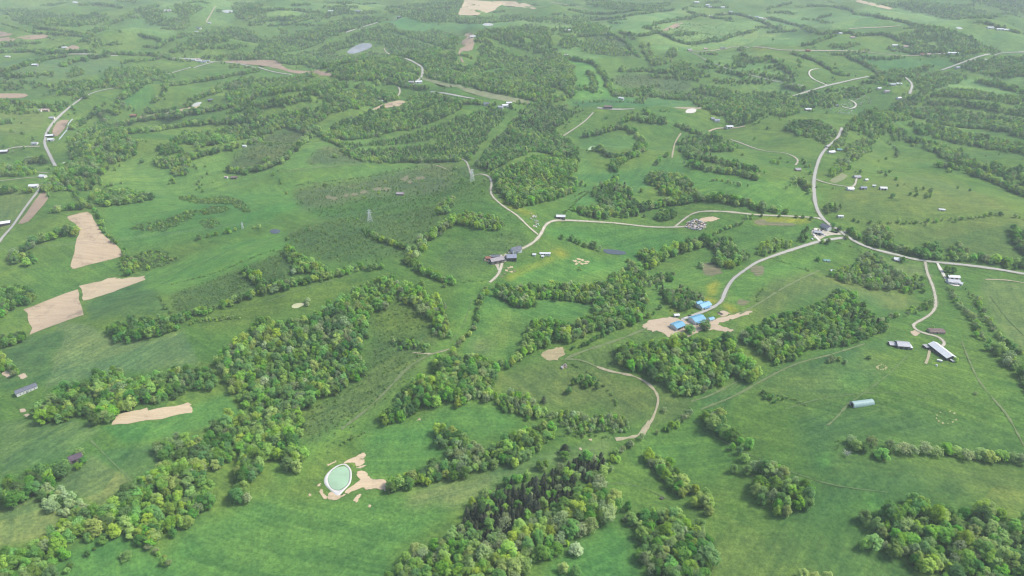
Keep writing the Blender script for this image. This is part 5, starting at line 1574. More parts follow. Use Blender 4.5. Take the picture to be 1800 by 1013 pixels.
# ------------------------------------------------------------------ woods and hedgerows
wood([(1517, 940), (1530, 902), (1572, 878), (1622, 872), (1645, 894), (1675, 900), (1725, 886), (1765, 895), (1800, 918), (1850, 930), (1880, 1060), (1760, 1060), (1698, 1014), (1645, 1004), (1600, 986), (1552, 962), (1528, 955)], 'mix', 8.2, 13.5, 'in the wood at the lower right corner')
wood([(1340, 845), (1365, 838), (1400, 842), (1438, 852), (1445, 868), (1425, 885), (1400, 893), (1375, 897), (1350, 888), (1338, 868)], 'green', 8, 12, 'in the round clump below the long hedge')
belt([(1240, 728), (1262, 748), (1290, 770), (1320, 790), (1345, 812), (1368, 832)], 6.5, 'green', 6.6, 12, 'in the long hedge above the round clump')
wood([(1076, 882), (1085, 868), (1100, 880), (1115, 890), (1130, 900), (1150, 893), (1180, 900), (1210, 905), (1230, 925), (1245, 945), (1253, 975), (1257, 1013), (1262, 1060), (1155, 1060), (1150, 1010), (1138, 980), (1122, 945), (1108, 920), (1088, 905)], 'mix', 7.4, 12.5, 'in the tapering wood right of the dark wood')
wood([(800, 935), (812, 905), (850, 880), (900, 853), (950, 825), (1000, 803), (1066, 803), (1062, 830), (1040, 850), (1000, 870), (960, 885), (900, 915), (870, 935), (845, 955), (810, 950)], 'con', 5.0, 10.5, 'in the dark evergreen core of the bottom wood')
wood([(803, 912), (820, 890), (842, 872), (875, 858), (925, 830), (960, 812), (985, 803), (1010, 796), (1045, 797), (1066, 801), (1000, 806), (950, 828), (900, 856), (850, 883), (815, 908)], 'green', 6.5, 9.5, 'on the upper edge of the dark wood')
wood([(1062, 827), (1066, 857), (1074, 880), (1060, 905), (1040, 915), (1025, 930), (1005, 942), (992, 957), (967, 972), (950, 990), (925, 1010), (900, 1060), (830, 1060), (835, 990), (848, 957), (875, 937), (905, 917), (965, 887), (1003, 872), (1045, 850)], 'yel', 7.5, 12.5, 'on the yellow-green side of the bottom wood')
wood([(696, 1000), (698, 982), (712, 967), (760, 947), (777, 932), (795, 930), (803, 950), (845, 958), (833, 990), (828, 1060), (690, 1060)], 'green', 7.2, 11.5, 'at the left end of the bottom wood')
belt([(1140, 810), (1165, 820), (1190, 842), (1215, 862), (1240, 880), (1255, 892)], 6, 'yel', 6.2, 10, 'in the flowering hedge above the bottom pasture')
belt([(1075, 822), (1085, 800), (1100, 787), (1115, 776), (1130, 766), (1150, 759), (1170, 749), (1190, 739), (1215, 720)], 2.5, 'bud', 5.5, 7, 'in the thin hedge by the dirt track corner')
wood([(677, 845), (690, 838), (715, 833), (748, 831), (774, 807), (791, 798), (768, 771), (771, 754), (798, 750), (828, 774), (842, 787), (888, 770), (929, 744), (979, 745), (969, 777), (935, 797), (885, 817), (808, 837), (748, 846), (684, 859)], 'green', 6.8, 10, 'in the hooked belt right of the green pond')
wood([(382, 640), (390, 618), (420, 595), (450, 572), (478, 562), (515, 563), (545, 551), (590, 531), (612, 515), (640, 503), (662, 491), (690, 487), (697, 505), (682, 536), (652, 551), (646, 578), (651, 601), (636, 626), (637, 656), (622, 668), (590, 683), (560, 691), (550, 708), (527, 718), (532, 735), (524, 763), (500, 770), (470, 770), (440, 740), (426, 710), (403, 676), (388, 655)], 'mix', 6.8, 11, 'in the big wood above the green pond')
wood([(265, 780), (302, 767), (340, 765), (369, 753), (403, 723), (433, 735), (470, 765), (524, 765), (520, 775), (541, 800), (517, 820), (497, 802), (463, 797), (452, 810), (450, 841), (430, 879), (410, 878), (418, 851), (426, 807), (420, 797), (393, 810), (352, 824), (346, 847), (366, 871), (362, 891), (336, 901), (322, 918), (295, 938), (275, 945), (255, 962), (242, 941), (228, 931), (201, 912), (181, 921), (144, 945), (114, 972), (94, 995), (60, 1018), (40, 1060), (-70, 1060), (-60, 985), (0, 972), (13, 955), (67, 962), (72, 946), (111, 928), (124, 908), (174, 894), (201, 874), (242, 844), (275, 824), (297, 809), (275, 800)], 'green', 7.4, 12, 'in the long wood at the lower left', n=2)
wood([(-60, 860), (0, 847), (20, 834), (47, 821), (77, 811), (107, 817), (112, 834), (97, 854), (77, 871), (34, 884), (0, 889), (-60, 900)], 'drk', 7.5, 12, 'in the dark clump at the left edge')
wood([(70, 874), (90, 860), (125, 863), (150, 882), (165, 893), (150, 907), (115, 902), (85, 888)], 'wht', 6.5, 9, 'in the flowering belt below the dark left clump')
belt([(198, 938), (180, 950), (160, 965), (140, 985), (115, 1000), (95, 1012)], 1.6, 'wht', 6.5, 6, 'in the flowering hedge at the lower left')
belt([(264, 962), (278, 973), (287, 981), (295, 989), (298, 1000)], 1.2, 'yel', 5.5, 6, 'in the short hedge left of the bottom pasture')
wood([(65, 722), (75, 701), (90, 683), (120, 679), (150, 679), (170, 668), (190, 650), (205, 648), (225, 662), (250, 667), (275, 661), (295, 650), (345, 643), (357, 652), (375, 661), (372, 673), (337, 681), (307, 691), (265, 701), (225, 708), (215, 721), (190, 733), (150, 731), (125, 728), (105, 733), (72, 740)], 'green', 7.4, 11.5, 'in the wood above the straw strip')
wood([(192, 583), (197, 568), (212, 558), (250, 559), (280, 552), (300, 554), (312, 563), (316, 573), (290, 583), (237, 593), (212, 593)], 'drk', 7, 10, 'in the oval clump')
wood([(-60, 520), (0, 510), (25, 505), (50, 510), (55, 520), (45, 530), (25, 540), (0, 550), (-60, 565)], 'green', 7.4, 11)
wood([(-40, 598), (0, 593), (20, 590), (40, 588), (44, 593), (20, 602), (0, 608), (-40, 612)], 'drk', 6, 8)
wood([(-40, 622), (0, 624), (15, 638), (32, 643), (30, 655), (0, 655), (-40, 662)], 'green', 6, 8)
wood([(703, 500), (720, 497), (740, 506), (755, 520), (770, 532), (783, 537), (790, 552), (788, 568), (785, 590), (770, 592), (762, 580), (765, 565), (750, 548), (735, 535), (715, 528), (705, 515)], 'yel', 6.5, 10)
wood([(690, 600), (700, 594), (725, 594), (740, 602), (757, 612), (745, 618), (720, 618), (705, 612)], 'dark', 5.5, 6)
belt([(857, 505), (850, 515), (841, 543), (835, 571), (820, 589), (805, 604), (792, 617)], 2, 'yel', 5.5, 7)
wood([(668, 743), (675, 729), (692, 714), (697, 693), (717, 678), (727, 665), (752, 657), (762, 643), (777, 628), (800, 628), (840, 630), (872, 640), (870, 668), (850, 678), (825, 688), (805, 701), (775, 711), (737, 721), (707, 733), (678, 746)], 'green', 6.6, 11, 'in the wood above the hooked belt')
wood([(828, 687), (850, 680), (868, 687), (885, 695), (905, 697), (935, 702), (955, 712), (962, 725), (940, 732), (915, 725), (890, 722), (870, 712), (845, 705)], 'yel', 6.2, 9)
wood([(960, 722), (1000, 724), (1040, 730), (1075, 724), (1100, 737), (1105, 750), (1090, 758), (1050, 758), (1010, 755), (980, 745)], 'bud', 5, 6)
wood([(1005, 667), (1030, 662), (1050, 665), (1048, 680), (1015, 680)], 'drk', 5, 6.5)
wood([(872, 502), (885, 496), (912, 505), (935, 500), (962, 500), (1003, 503), (1050, 496), (1070, 489), (1113, 476), (1132, 475), (1137, 490), (1123, 508), (1137, 528), (1133, 555), (1103, 571), (1053, 575), (996, 595), (952, 608), (902, 635), (875, 652), (872, 641), (905, 618), (922, 608), (927, 577), (935, 566), (969, 562), (1003, 566), (1036, 557), (1050, 540), (1040, 529), (996, 524), (946, 522), (942, 528), (929, 535), (895, 529), (873, 515)], 'mix', 6.6, 10, n=2)
belt([(1003, 612), (1030, 602), (1060, 588), (1090, 572), (1116, 561)], 1.5, 'drk', 4.5, 5.5)
wood([(1155, 501), (1180, 511), (1205, 506), (1230, 511), (1235, 522), (1220, 540), (1200, 543), (1180, 530), (1160, 515)], 'dark', 6, 8)
wood([(1084, 643), (1090, 628), (1097, 603), (1120, 600), (1150, 595), (1167, 602), (1200, 587), (1222, 600), (1262, 590), (1285, 595), (1312, 615), (1330, 643), (1341, 661), (1325, 668), (1290, 671), (1262, 681), (1225, 691), (1215, 703), (1200, 696), (1185, 683), (1165, 676), (1145, 663), (1120, 656)], 'green', 7, 11)
wood([(1302, 587), (1325, 573), (1350, 565), (1375, 558), (1412, 543), (1450, 528), (1475, 514), (1490, 520), (1480, 560), (1440, 600), (1387, 628), (1370, 641), (1350, 628), (1330, 610), (1302, 597)], 'mix', 6.6, 10.5)
wood([(1475, 514), (1497, 525), (1525, 545), (1550, 564), (1562, 576), (1525, 588), (1487, 601), (1437, 613), (1440, 600), (1480, 560), (1490, 520)], 'dark', 6.2, 9)
wood([(1465, 516), (1475, 511), (1490, 515), (1498, 523), (1480, 522)], 'wht', 6, 9)
belt([(1552, 566), (1575, 556), (1595, 553)], 3, 'bud', 6, 6)
belt([(1605, 548), (1620, 538), (1635, 528)], 5, 'bud', 6, 6)
wood([(1463, 480), (1480, 464), (1510, 460), (1550, 464), (1580, 477), (1620, 491), (1632, 508), (1600, 513), (1560, 505), (1520, 500), (1480, 492)], 'bud', 7, 9.5, dens=.85)
wood([(1505, 452), (1530, 445), (1545, 450), (1560, 460), (1520, 462)], 'bud', 7, 9)
belt([(1668, 505), (1687, 532), (1710, 564), (1725, 589), (1745, 607)], 2.2, 'bud', 5.5, 7)
belt([(1745, 607), (1762, 618), (1780, 636), (1802, 664), (1840, 710)], 6, 'bud', 6.5, 10)
belt([(1720, 522), (1726, 544), (1740, 568), (1765, 598), (1785, 610), (1830, 640)], 2, 'bud', 5.5, 6.5)
belt([(1690, 500), (1705, 520), (1720, 560)], 1, 'bud', 6, 3, dens=.5)
wood([(1340, 690), (1355, 688), (1375, 700), (1370, 706), (1350, 698)], 'drk', 5, 4)
belt([(1458, 635), (1470, 632), (1484, 636)], 3, 'bud', 4.5, 5)
wood([(497, 432), (512, 434), (530, 450), (555, 460), (575, 472), (560, 487), (535, 480), (515, 464)], 'green', 6.4, 9.5)
belt([(318, 554), (345, 547), (380, 540), (420, 525), (450, 513), (490, 504), (520, 496), (560, 486), (600, 477), (640, 471), (672, 469)], 4, 'mix', 6, 8)
wood([(425, 471), (440, 470), (465, 492), (500, 492), (510, 505), (470, 510), (450, 495)], 'mix', 6.2, 8)
belt([(335, 567), (375, 560), (420, 556)], 3, 'yel', 4.5, 3)
belt([(712, 461), (740, 471), (770, 486), (797, 496)], 5, 'mix', 6, 8)
belt([(715, 457), (730, 441), (745, 426), (770, 406), (785, 391), (800, 378)], 7, 'bud', 6.5, 9)
wood([(800, 387), (815, 376), (845, 371), (870, 383), (880, 396), (870, 406), (850, 399), (825, 394)], 'yel', 6.8, 10)
belt([(640, 406), (670, 421), (700, 431), (725, 438)], 3.5, 'mix', 6, 7)
belt([(778, 372), (785, 357), (797, 347)], 7, 'bud', 7, 9)
belt([(505, 420), (530, 408), (545, 402)], 2, 'mix', 5, 5)
# wood behind the steel tower
wood([(838, 290), (842, 268), (868, 235), (900, 205), (936, 188), (996, 188), (1006, 202), (972, 228), (1006, 249), (1014, 268), (985, 275), (945, 262), (905, 275), (870, 295)], 'dark', 6.8, 10)
wood([(915, 205), (935, 195), (945, 215), (930, 228), (912, 225)], 'con', 6, 10)
wood([(866, 305), (900, 291), (945, 276), (985, 279), (1015, 271), (1013, 295), (1006, 312), (1014, 330), (995, 340), (962, 350), (920, 362), (898, 355), (875, 335)], 'green', 6.8, 10)
# the great far wood in the middle
wood([(585, 88), (610, 64), (650, 52), (690, 42), (700, 52), (740, 57), (760, 50), (790, 57), (805, 62), (800, 85), (802, 112), (820, 116), (838, 112), (842, 95), (838, 75), (850, 52), (900, 47), (945, 42), (970, 57), (970, 75), (985, 95), (1000, 110), (1008, 125), (1010, 160), (1003, 172), (990, 152), (970, 152), (975, 188), (940, 188), (905, 178), (880, 170), (850, 158), (810, 148), (780, 140), (748, 136), (746, 118), (735, 106), (712, 98), (690, 92), (676, 76), (655, 72), (640, 70), (615, 80)], 'far', 8.4, 10.5, n=2)
wood([(940, 100), (985, 95), (1000, 110), (1008, 125), (1010, 165), (985, 150), (960, 130)], 'yel', 8.4, 10, n=2)
wood([(560, 97), (600, 97), (625, 99), (655, 92), (680, 98), (710, 106), (733, 120), (738, 134), (715, 140), (690, 134), (650, 137), (610, 140), (580, 132), (560, 127), (535, 112), (510, 112), (490, 100), (500, 87), (535, 77), (580, 72), (600, 78), (590, 92)], 'far', 8, 10.5, n=2)
wood([(450, 101), (450, 80), (480, 72), (520, 58), (560, 48), (590, 38), (605, 30), (640, 28), (680, 31), (672, 38), (640, 44), (610, 55), (570, 68), (540, 76), (510, 85), (480, 96)], 'far', 8.6, 10, n=2)
wood([(300, 89), (325, 76), (345, 62), (375, 52), (400, 47), (430, 50), (450, 57), (450, 69), (400, 70), (370, 78), (345, 86), (320, 91)], 'far', 8.6, 10, dens=.85, n=2)
belt([(472, 45), (507, 41), (560, 29), (602, 24)], 4, 'far', 7, 9)
wood([(450, 10), (462, 14), (470, 28), (455, 36)], 'yel', 9, 9)
wood([(400, 152), (450, 139), (510, 136), (560, 141), (600, 146), (640, 151), (690, 161), (700, 171), (680, 185), (650, 195), (620, 196), (590, 201), (570, 216), (557, 232), (540, 238), (520, 226), (500, 220), (470, 212), (440, 215), (410, 200)], 'far', 7.8, 10.5, n=2)
wood([(590, 195), (570, 215), (555, 232), (540, 240), (530, 220), (550, 205)], 'yel', 7.5, 10)
wood([(577, 236), (582, 221), (610, 208), (655, 196), (712, 187), (720, 168), (775, 171), (815, 181), (800, 196), (750, 216), (700, 231), (645, 243), (600, 243)], 'green', 7.4, 10.5, n=2)
wood([(560, 238), (600, 247), (640, 252), (700, 240), (760, 222), (820, 200), (870, 193), (903, 203), (868, 232), (840, 262), (822, 278), (780, 281), (720, 283), (660, 285), (632, 281), (610, 265)], 'dark', 7.2, 7, dens=.85, n=2)
belt([(600, 262), (630, 276), (680, 280), (740, 281), (800, 280), (830, 277)], 6, 'green', 6.5, 10)
belt([(560, 235), (590, 250), (620, 270)], 5, 'mix', 6.5, 9)
# left distance
wood([(8, 13), (50, 16), (100, 23), (150, 26), (185, 29), (185, 36), (140, 45), (100, 45), (50, 42), (15, 30)], 'far', 9.5, 10)
for q, hw in (([(140, 8), (180, 7), (215, 13)], 9), ([(280, 9), (240, 19), (215, 31), (190, 43), (165, 56), (150, 70)], 10), ([(243, 58), (262, 64), (283, 70)], 6), ([(275, 83), (300, 69), (325, 59)], 8),
              ([(0, 91), (50, 89), (110, 91), (150, 89), (190, 93), (230, 94), (270, 96), (300, 101)], 9), ([(-10, 126), (30, 116), (60, 109), (95, 99), (115, 97)], 7), ([(105, 115), (135, 106), (165, 99), (190, 96)], 7),
              ([(95, 156), (130, 161), (150, 169), (130, 173)], 8), ([(262, 141), (235, 156), (215, 169), (205, 179)], 8), ([(170, 190), (180, 205), (186, 218)], 5), ([(290, 149), (340, 143), (400, 133), (452, 123)], 7),
              ([(290, 151), (283, 166), (272, 179)], 5), ([(255, 191), (275, 196), (310, 191), (337, 181)], 5), ([(340, 176), (360, 166), (400, 151), (442, 136)], 8), ([(198, 220), (240, 210), (300, 202), (360, 194), (420, 180), (452, 167)], 7),
              ([(228, 231), (280, 226), (340, 216), (400, 213), (452, 201)], 7), ([(340, 276), (380, 263), (430, 251), (462, 243)], 4), ([(402, 298), (430, 301), (465, 293), (500, 276), (530, 251), (546, 236)], 4),
              ([(450, 19), (500, 16), (560, 21)], 8), ([(60, 46), (100, 52), (150, 58)], 5), ([(0, 40), (40, 52), (100, 70)], 3), ([(60, 55), (110, 60), (160, 62)], 6), ([(450, 35), (510, 33), (570, 22), (620, 20)], 6),
              ([(0, 336), (25, 333), (50, 336)], 5), ([(44, 284), (62, 281), (80, 283)], 4), ([(60, 320), (80, 335), (70, 350)], 4), ([(90, 371), (120, 363), (147, 361)], 4), ([(45, 436), (70, 421), (100, 411), (130, 401), (139, 404)], 4),
              ([(20, 455), (35, 450), (55, 458)], 5), ([(118, 320), (140, 350), (155, 360), (170, 381), (190, 411), (215, 441), (226, 466)], 2.2), ([(195, 355), (230, 352), (260, 346)], 4), ([(345, 419), (380, 411), (420, 403), (452, 396)], 2.5),
              ([(100, 200), (85, 225), (78, 250)], 3), ([(0, 215), (20, 213)], 5), ([(125, 225), (140, 215), (160, 200), (172, 195)], 4)):
    belt(q, hw, 'far', 7.2, 11 if hw > 3 else 7)
wood([(260, 21), (285, 26), (310, 36), (310, 46), (280, 43), (258, 41)], 'far', 9, 10)
wood([(305, 11), (340, 9), (360, 13), (335, 26), (335, 36), (325, 51), (310, 49), (315, 31)], 'yel', 9, 10)
wood([(410, 8), (440, 5), (450, 18), (440, 35), (420, 30)], 'far', 9, 10)
wood([(290, 96), (330, 99), (380, 96), (420, 96), (450, 99), (500, 97), (500, 110), (450, 107), (400, 106), (350, 106), (300, 105)], 'far', 8.5, 10)
wood([(115, 130), (125, 123), (145, 122), (145, 130), (125, 135)], 'far', 8, 9)
wood([(185, 126), (210, 119), (250, 116), (280, 123), (305, 129), (300, 136), (265, 141), (240, 151), (200, 153), (150, 156), (100, 151), (50, 149), (-20, 153), (-20, 143), (50, 144), (100, 143), (140, 141), (180, 141)], 'far', 8.2, 10)
wood([(-20, 175), (40, 178), (90, 181), (120, 181), (128, 188), (90, 194), (40, 196), (-20, 196)], 'far', 8, 10)
wood([(170, 182), (200, 181), (225, 186), (240, 191), (215, 197), (185, 199)], 'far', 8, 9)
wood([(130, 237), (160, 224), (185, 214), (210, 222), (225, 237), (240, 263), (235, 273), (215, 279), (195, 286), (175, 306), (160, 326), (140, 331), (120, 331), (100, 336), (75, 331), (85, 311), (110, 291), (125, 276), (120, 261)], 'far', 7.4, 10.5)
wood([(300, 250), (330, 234), (400, 224), (450, 214), (500, 217), (500, 223), (450, 236), (400, 246), (360, 256), (345, 263), (340, 251)], 'green', 7.4, 10)
wood([(278, 259), (300, 253), (322, 261), (318, 269), (280, 267)], 'drk', 7, 8)
wood([(272, 284), (290, 276), (315, 271), (340, 273), (335, 286), (330, 301), (310, 305), (302, 293), (280, 293)], 'yel', 7, 9)
wood([(160, 346), (170, 336), (200, 333), (235, 336), (262, 341), (255, 350), (220, 355), (180, 360)], 'green', 7, 9)
wood([(208, 471), (215, 452), (225, 447), (240, 463), (238, 476), (222, 478)], 'green', 6.5, 8)
wood([(-20, 289), (30, 291), (60, 296), (55, 304), (-20, 306)], 'far', 7, 9)
# middle and right distance
wood([(680, 11), (740, 6), (790, 1), (820, 1), (800, 26), (830, 31), (870, 29), (900, 26), (940, 31), (990, 29), (1030, 31), (1010, 41), (960, 39), (900, 36), (840, 41), (800, 39), (740, 36), (700, 26)], 'far', 10, 10, n=2)
wood([(1030, 0), (1080, 0), (1130, 5), (1180, 5), (1150, 18), (1100, 18), (1050, 12)], 'far', 10, 9, dens=.8)
wood([(985, 70), (1005, 63), (1017, 76), (1005, 83), (990, 81)], 'green', 8.5, 10)
wood([(1008, 46), (1015, 34), (1040, 39), (1060, 46), (1070, 56), (1030, 63)], 'green', 9, 10)
wood([(1020, 70), (1060, 66), (1090, 81), (1110, 96), (1060, 96), (1020, 86)], 'yel', 9, 8, dens=.5)
wood([(1125, 73), (1140, 81), (1150, 96), (1170, 101), (1175, 86), (1190, 89), (1175, 109), (1150, 113), (1135, 101)], 'yel', 8.5, 10)
wood([(1078, 161), (1095, 169), (1130, 166), (1160, 171), (1190, 173), (1230, 173), (1230, 166), (1170, 161), (1120, 156)], 'mix', 8, 9)
wood([(1180, 116), (1200, 106), (1215, 116), (1228, 131), (1225, 141), (1200, 136)], 'green', 8, 10)
wood([(1210, 167), (1230, 152), (1260, 152), (1290, 160), (1330, 167), (1350, 167), (1350, 190), (1335, 205), (1310, 215), (1290, 217), (1270, 205), (1240, 190)], 'far', 7.8, 10)
wood([(1195, 252), (1210, 240), (1240, 242), (1270, 247), (1290, 252), (1290, 262), (1250, 265), (1210, 262)], 'far', 7.4, 9)
wood([(1195, 260), (1215, 255), (1235, 270), (1260, 277), (1300, 287), (1340, 297), (1330, 301), (1280, 291), (1240, 281), (1210, 276)], 'dark', 7, 9)
wood([(1010, 371), (1030, 363), (1060, 361), (1042, 342), (1050, 327), (1075, 320), (1100, 327), (1110, 342), (1125, 353), (1125, 370), (1110, 378), (1080, 376), (1040, 378)], 'dark', 7, 10)
wood([(1135, 313), (1145, 302), (1165, 304), (1195, 307), (1215, 317), (1220, 327), (1210, 345), (1200, 352), (1180, 345), (1160, 330)], 'yel', 7, 10)
wood([(1150, 379), (1165, 369), (1185, 369), (1185, 379), (1160, 384)], 'mix', 7, 9)
wood([(1120, 442), (1140, 438), (1165, 456), (1150, 465), (1130, 455)], 'mix', 6.5, 9)
wood([(1245, 431), (1260, 421), (1295, 426), (1300, 440), (1280, 450), (1260, 445)], 'bud', 7, 9)
wood([(1225, 466), (1250, 457), (1300, 442), (1315, 447), (1310, 460), (1270, 470), (1240, 472)], 'mix', 7, 9)
wood([(1335, 441), (1345, 430), (1380, 424), (1395, 431), (1380, 440), (1350, 448)], 'yel', 7, 9)
wood([(1402, 420), (1410, 406), (1425, 401), (1430, 409), (1415, 420)], 'drk', 6, 7)
wood([(1120, 501), (1140, 487), (1170, 480), (1190, 482), (1180, 493), (1145, 502)], 'bud', 6, 6)
wood([(1590, 167), (1640, 157), (1700, 157), (1760, 167), (1830, 175), (1830, 240), (1760, 228), (1700, 222), (1650, 215), (1610, 202), (1560, 192), (1580, 177)], 'far', 8, 10.5, n=2)
wood([(1355, 167), (1400, 164), (1450, 167), (1500, 162), (1515, 152), (1520, 162), (1480, 172), (1460, 188), (1410, 188), (1395, 200), (1355, 200)], 'far', 7.8, 10)
wood([(1500, 212), (1520, 197), (1560, 192), (1600, 207), (1575, 213), (1570, 226), (1545, 240), (1520, 236), (1500, 226), (1478, 236)], 'far', 7.6, 10)
wood([(1380, 221), (1410, 210), (1450, 217), (1470, 236), (1465, 248), (1435, 245), (1395, 232)], 'dark', 7, 9)
wood([(1600, 217), (1640, 220), (1680, 227), (1740, 240), (1830, 258), (1830, 272), (1740, 259), (1690, 250), (1650, 242), (1610, 229)], 'far', 7.6, 10)
wood([(1560, 222), (1585, 227), (1610, 237), (1650, 252), (1690, 270), (1740, 287), (1830, 305), (1830, 338), (1770, 312), (1720, 292), (1690, 287), (1650, 271), (1610, 251), (1575, 241)], 'far', 7.4, 10)
wood([(1450, 242), (1480, 224), (1490, 237), (1475, 256), (1465, 263)], 'bud', 7.4, 10)
wood([(1460, 302), (1475, 282), (1490, 280), (1485, 296), (1465, 308)], 'bud', 7.4, 10)
wood([(1485, 270), (1500, 252), (1530, 247), (1530, 263), (1505, 278)], 'bud', 7.4, 10)
wood([(1445, 363), (1455, 357), (1475, 360), (1475, 372), (1455, 372)], 'bud', 7, 9)
wood([(1520, 412), (1535, 400), (1565, 404), (1575, 421), (1560, 430), (1535, 426)], 'bud', 7, 10)
wood([(1660, 437), (1680, 430), (1705, 445), (1690, 452)], 'bud', 7, 9)
wood([(1540, 130), (1570, 122), (1600, 120), (1640, 114), (1600, 136), (1560, 141)], 'far', 8, 10)
wood([(1700, 97), (1740, 102), (1820, 97), (1820, 127), (1760, 136), (1720, 126), (1690, 116)], 'far', 8.4, 10, dens=.8)
wood([(1620, 47), (1660, 47), (1700, 62), (1730, 77), (1760, 91), (1700, 92), (1650, 76), (1610, 56)], 'far', 9, 10)
wood([(1540, 6), (1600, 1), (1660, 6), (1720, 16), (1760, 26), (1740, 31), (1680, 29), (1620, 21), (1570, 13)], 'far', 10, 10)
wood([(1585, 86), (1620, 81), (1680, 91), (1700, 96), (1640, 98), (1600, 93)], 'far', 8.5, 10)
wood([(1650, 125), (1700, 135), (1660, 150), (1620, 160), (1600, 150), (1620, 135)], 'far', 8, 9, dens=.8)
wood([(1700, 0), (1760, -4), (1830, 0), (1830, 20), (1790, 22), (1740, 10)], 'far', 10, 10, dens=.8)
wood([(1580, 60), (1620, 55), (1640, 70), (1600, 78)], 'far', 9, 9)
for q, hw in (([(985, 61), (1010, 63), (1050, 59), (1075, 61)], 7), ([(1078, 61), (1100, 73), (1110, 86), (1125, 99)], 5), ([(1090, 56), (1130, 61), (1160, 56), (1185, 69), (1210, 76), (1240, 73), (1260, 66)], 7),
              ([(1040, 34), (1080, 31), (1120, 24), (1160, 19), (1185, 16)], 6), ([(1260, 72), (1290, 62), (1330, 52)], 6), ([(1150, 42), (1190, 34), (1240, 25)], 7), ([(1000, 16), (1040, 23), (1090, 21), (1120, 16)], 8),
              ([(995, 101), (1020, 106), (1045, 111), (1055, 123), (1070, 146), (1080, 166)], 6), ([(1035, 126), (1045, 141), (1043, 159)], 6), ([(1090, 123), (1130, 123), (1180, 126)], 7), ([(1190, 219), (1220, 229), (1250, 238), (1270, 241)], 6),
              ([(985, 122), (1000, 140), (1007, 165)], 6), ([(1215, 286), (1250, 296), (1290, 301), (1330, 313)], 5), ([(1028, 236), (1060, 229), (1090, 223), (1110, 229), (1130, 246)], 6), ([(1130, 246), (1120, 266), (1095, 281), (1076, 296)], 7),
              ([(1042, 258), (1060, 266), (1085, 274), (1100, 270)], 6), ([(1135, 191), (1150, 206), (1170, 213)], 6), ([(1095, 212), (1115, 206), (1140, 209), (1165, 213)], 6), ([(1155, 286), (1165, 276), (1179, 269)], 3.5),
              ([(1245, 317), (1265, 316), (1290, 322), (1315, 326)], 1.5), ([(1125, 366), (1160, 359), (1200, 351), (1230, 346), (1270, 349), (1300, 356), (1350, 366), (1382, 369)], 7), ([(1240, 422), (1270, 402), (1300, 391), (1330, 379), (1370, 377), (1400, 379), (1430, 381)], 3),
              ([(1110, 471), (1150, 456), (1190, 441), (1215, 431), (1240, 421)], 7), ([(1310, 222), (1330, 215), (1345, 205)], 3), ([(990, 414), (1015, 423), (1045, 431), (1062, 438)], 3.5), ([(1488, 400), (1510, 416), (1540, 427), (1570, 432), (1600, 441), (1640, 446), (1680, 453), (1720, 457)], 6),
              ([(1730, 456), (1770, 460), (1830, 466)], 6), ([(1795, 405), (1800, 425), (1810, 445)], 8), ([(1500, 387), (1600, 391), (1700, 383), (1760, 376), (1830, 390)], 1.2), ([(1650, 289), (1690, 294), (1720, 306), (1760, 321), (1830, 350)], 7),
              ([(1405, 316), (1420, 326), (1430, 341)], 5), ([(1392, 91), (1410, 96), (1440, 109), (1470, 126), (1490, 131)], 8), ([(1490, 99), (1510, 106), (1530, 116), (1550, 131)], 7), ([(1345, 99), (1370, 111), (1390, 126), (1400, 141)], 6),
              ([(1500, 23), (1540, 28), (1580, 36), (1620, 46)], 7), ([(1350, 29), (1380, 39), (1410, 46), (1440, 56), (1480, 56), (1520, 61)], 8), ([(1350, 56), (1400, 53)], 5), ([(1440, 31), (1462, 25)], 6), ([(1390, 5), (1350, 15)], 6),
              ([(1500, 61), (1560, 61), (1600, 76), (1640, 81)], 8), ([(1410, 79), (1440, 71), (1462, 63)], 5), ([(1480, 86), (1520, 88)], 5), ([(1720, 36), (1790, 56), (1830, 60)], 6), ([(1720, 141), (1760, 151), (1830, 168)], 6),
              ([(1330, 105), (1300, 95)], 4), ([(1240, 105), (1265, 112)], 5), ([(1290, 128), (1310, 132)], 4), ([(1380, 143), (1400, 155), (1440, 165)], 7), ([(1530, 135), (1560, 140), (1600, 128)], 5), ([(1260, 25), (1300, 25), (1340, 38), (1380, 55)], 7),
              ([(1560, 250), (1575, 262), (1578, 275)], 1.5), ([(1545, 303), (1570, 300)], 2), ([(1600, 340), (1625, 345), (1640, 335)], 3), ([(1630, 430), (1650, 440)], 5), ([(1210, 20), (1250, 30), (1290, 32)], 6), ([(1420, 10), (1480, 12), (1500, 20)], 5),
              ([(640, 130), (700, 145), (750, 155)], 6), ([(760, 168), (800, 176), (850, 180), (900, 186)], 4), ([(1010, 180), (1060, 178), (1120, 180)], 2), ([(860, 300), (905, 275), (930, 268)], 3)):
    belt(q, hw, 'far' if hw > 2 else 'bud', 7.0, 11 if hw > 3 else 6)
belt([(436, 797), (438, 815), (436, 840), (425, 862), (420, 876)], 4.5, 'yel', 6, 11, 'in the hanging strip left of the green pond')
belt([(505, 770), (515, 790), (520, 805), (532, 803)], 5, 'green', 6, 10, 'at the low tip of the big wood')
belt([(690, 848), (720, 842), (750, 838), (770, 820)], 5, 'green', 6, 9, 'in the hooked belt right of the green pond')
belt([(778, 757), (795, 765), (812, 780), (835, 792)], 5, 'green', 6, 9.5, 'in the hooked belt right of the green pond')
belt([(150, 940), (180, 918), (215, 890), (250, 862), (285, 835)], 6, 'green', 7, 11, 'in the long wood at the lower left')
belt([(345, 830), (365, 860), (350, 885), (320, 905), (285, 930), (258, 950)], 4, 'mix', 6.5, 10, 'in the long wood at the lower left')
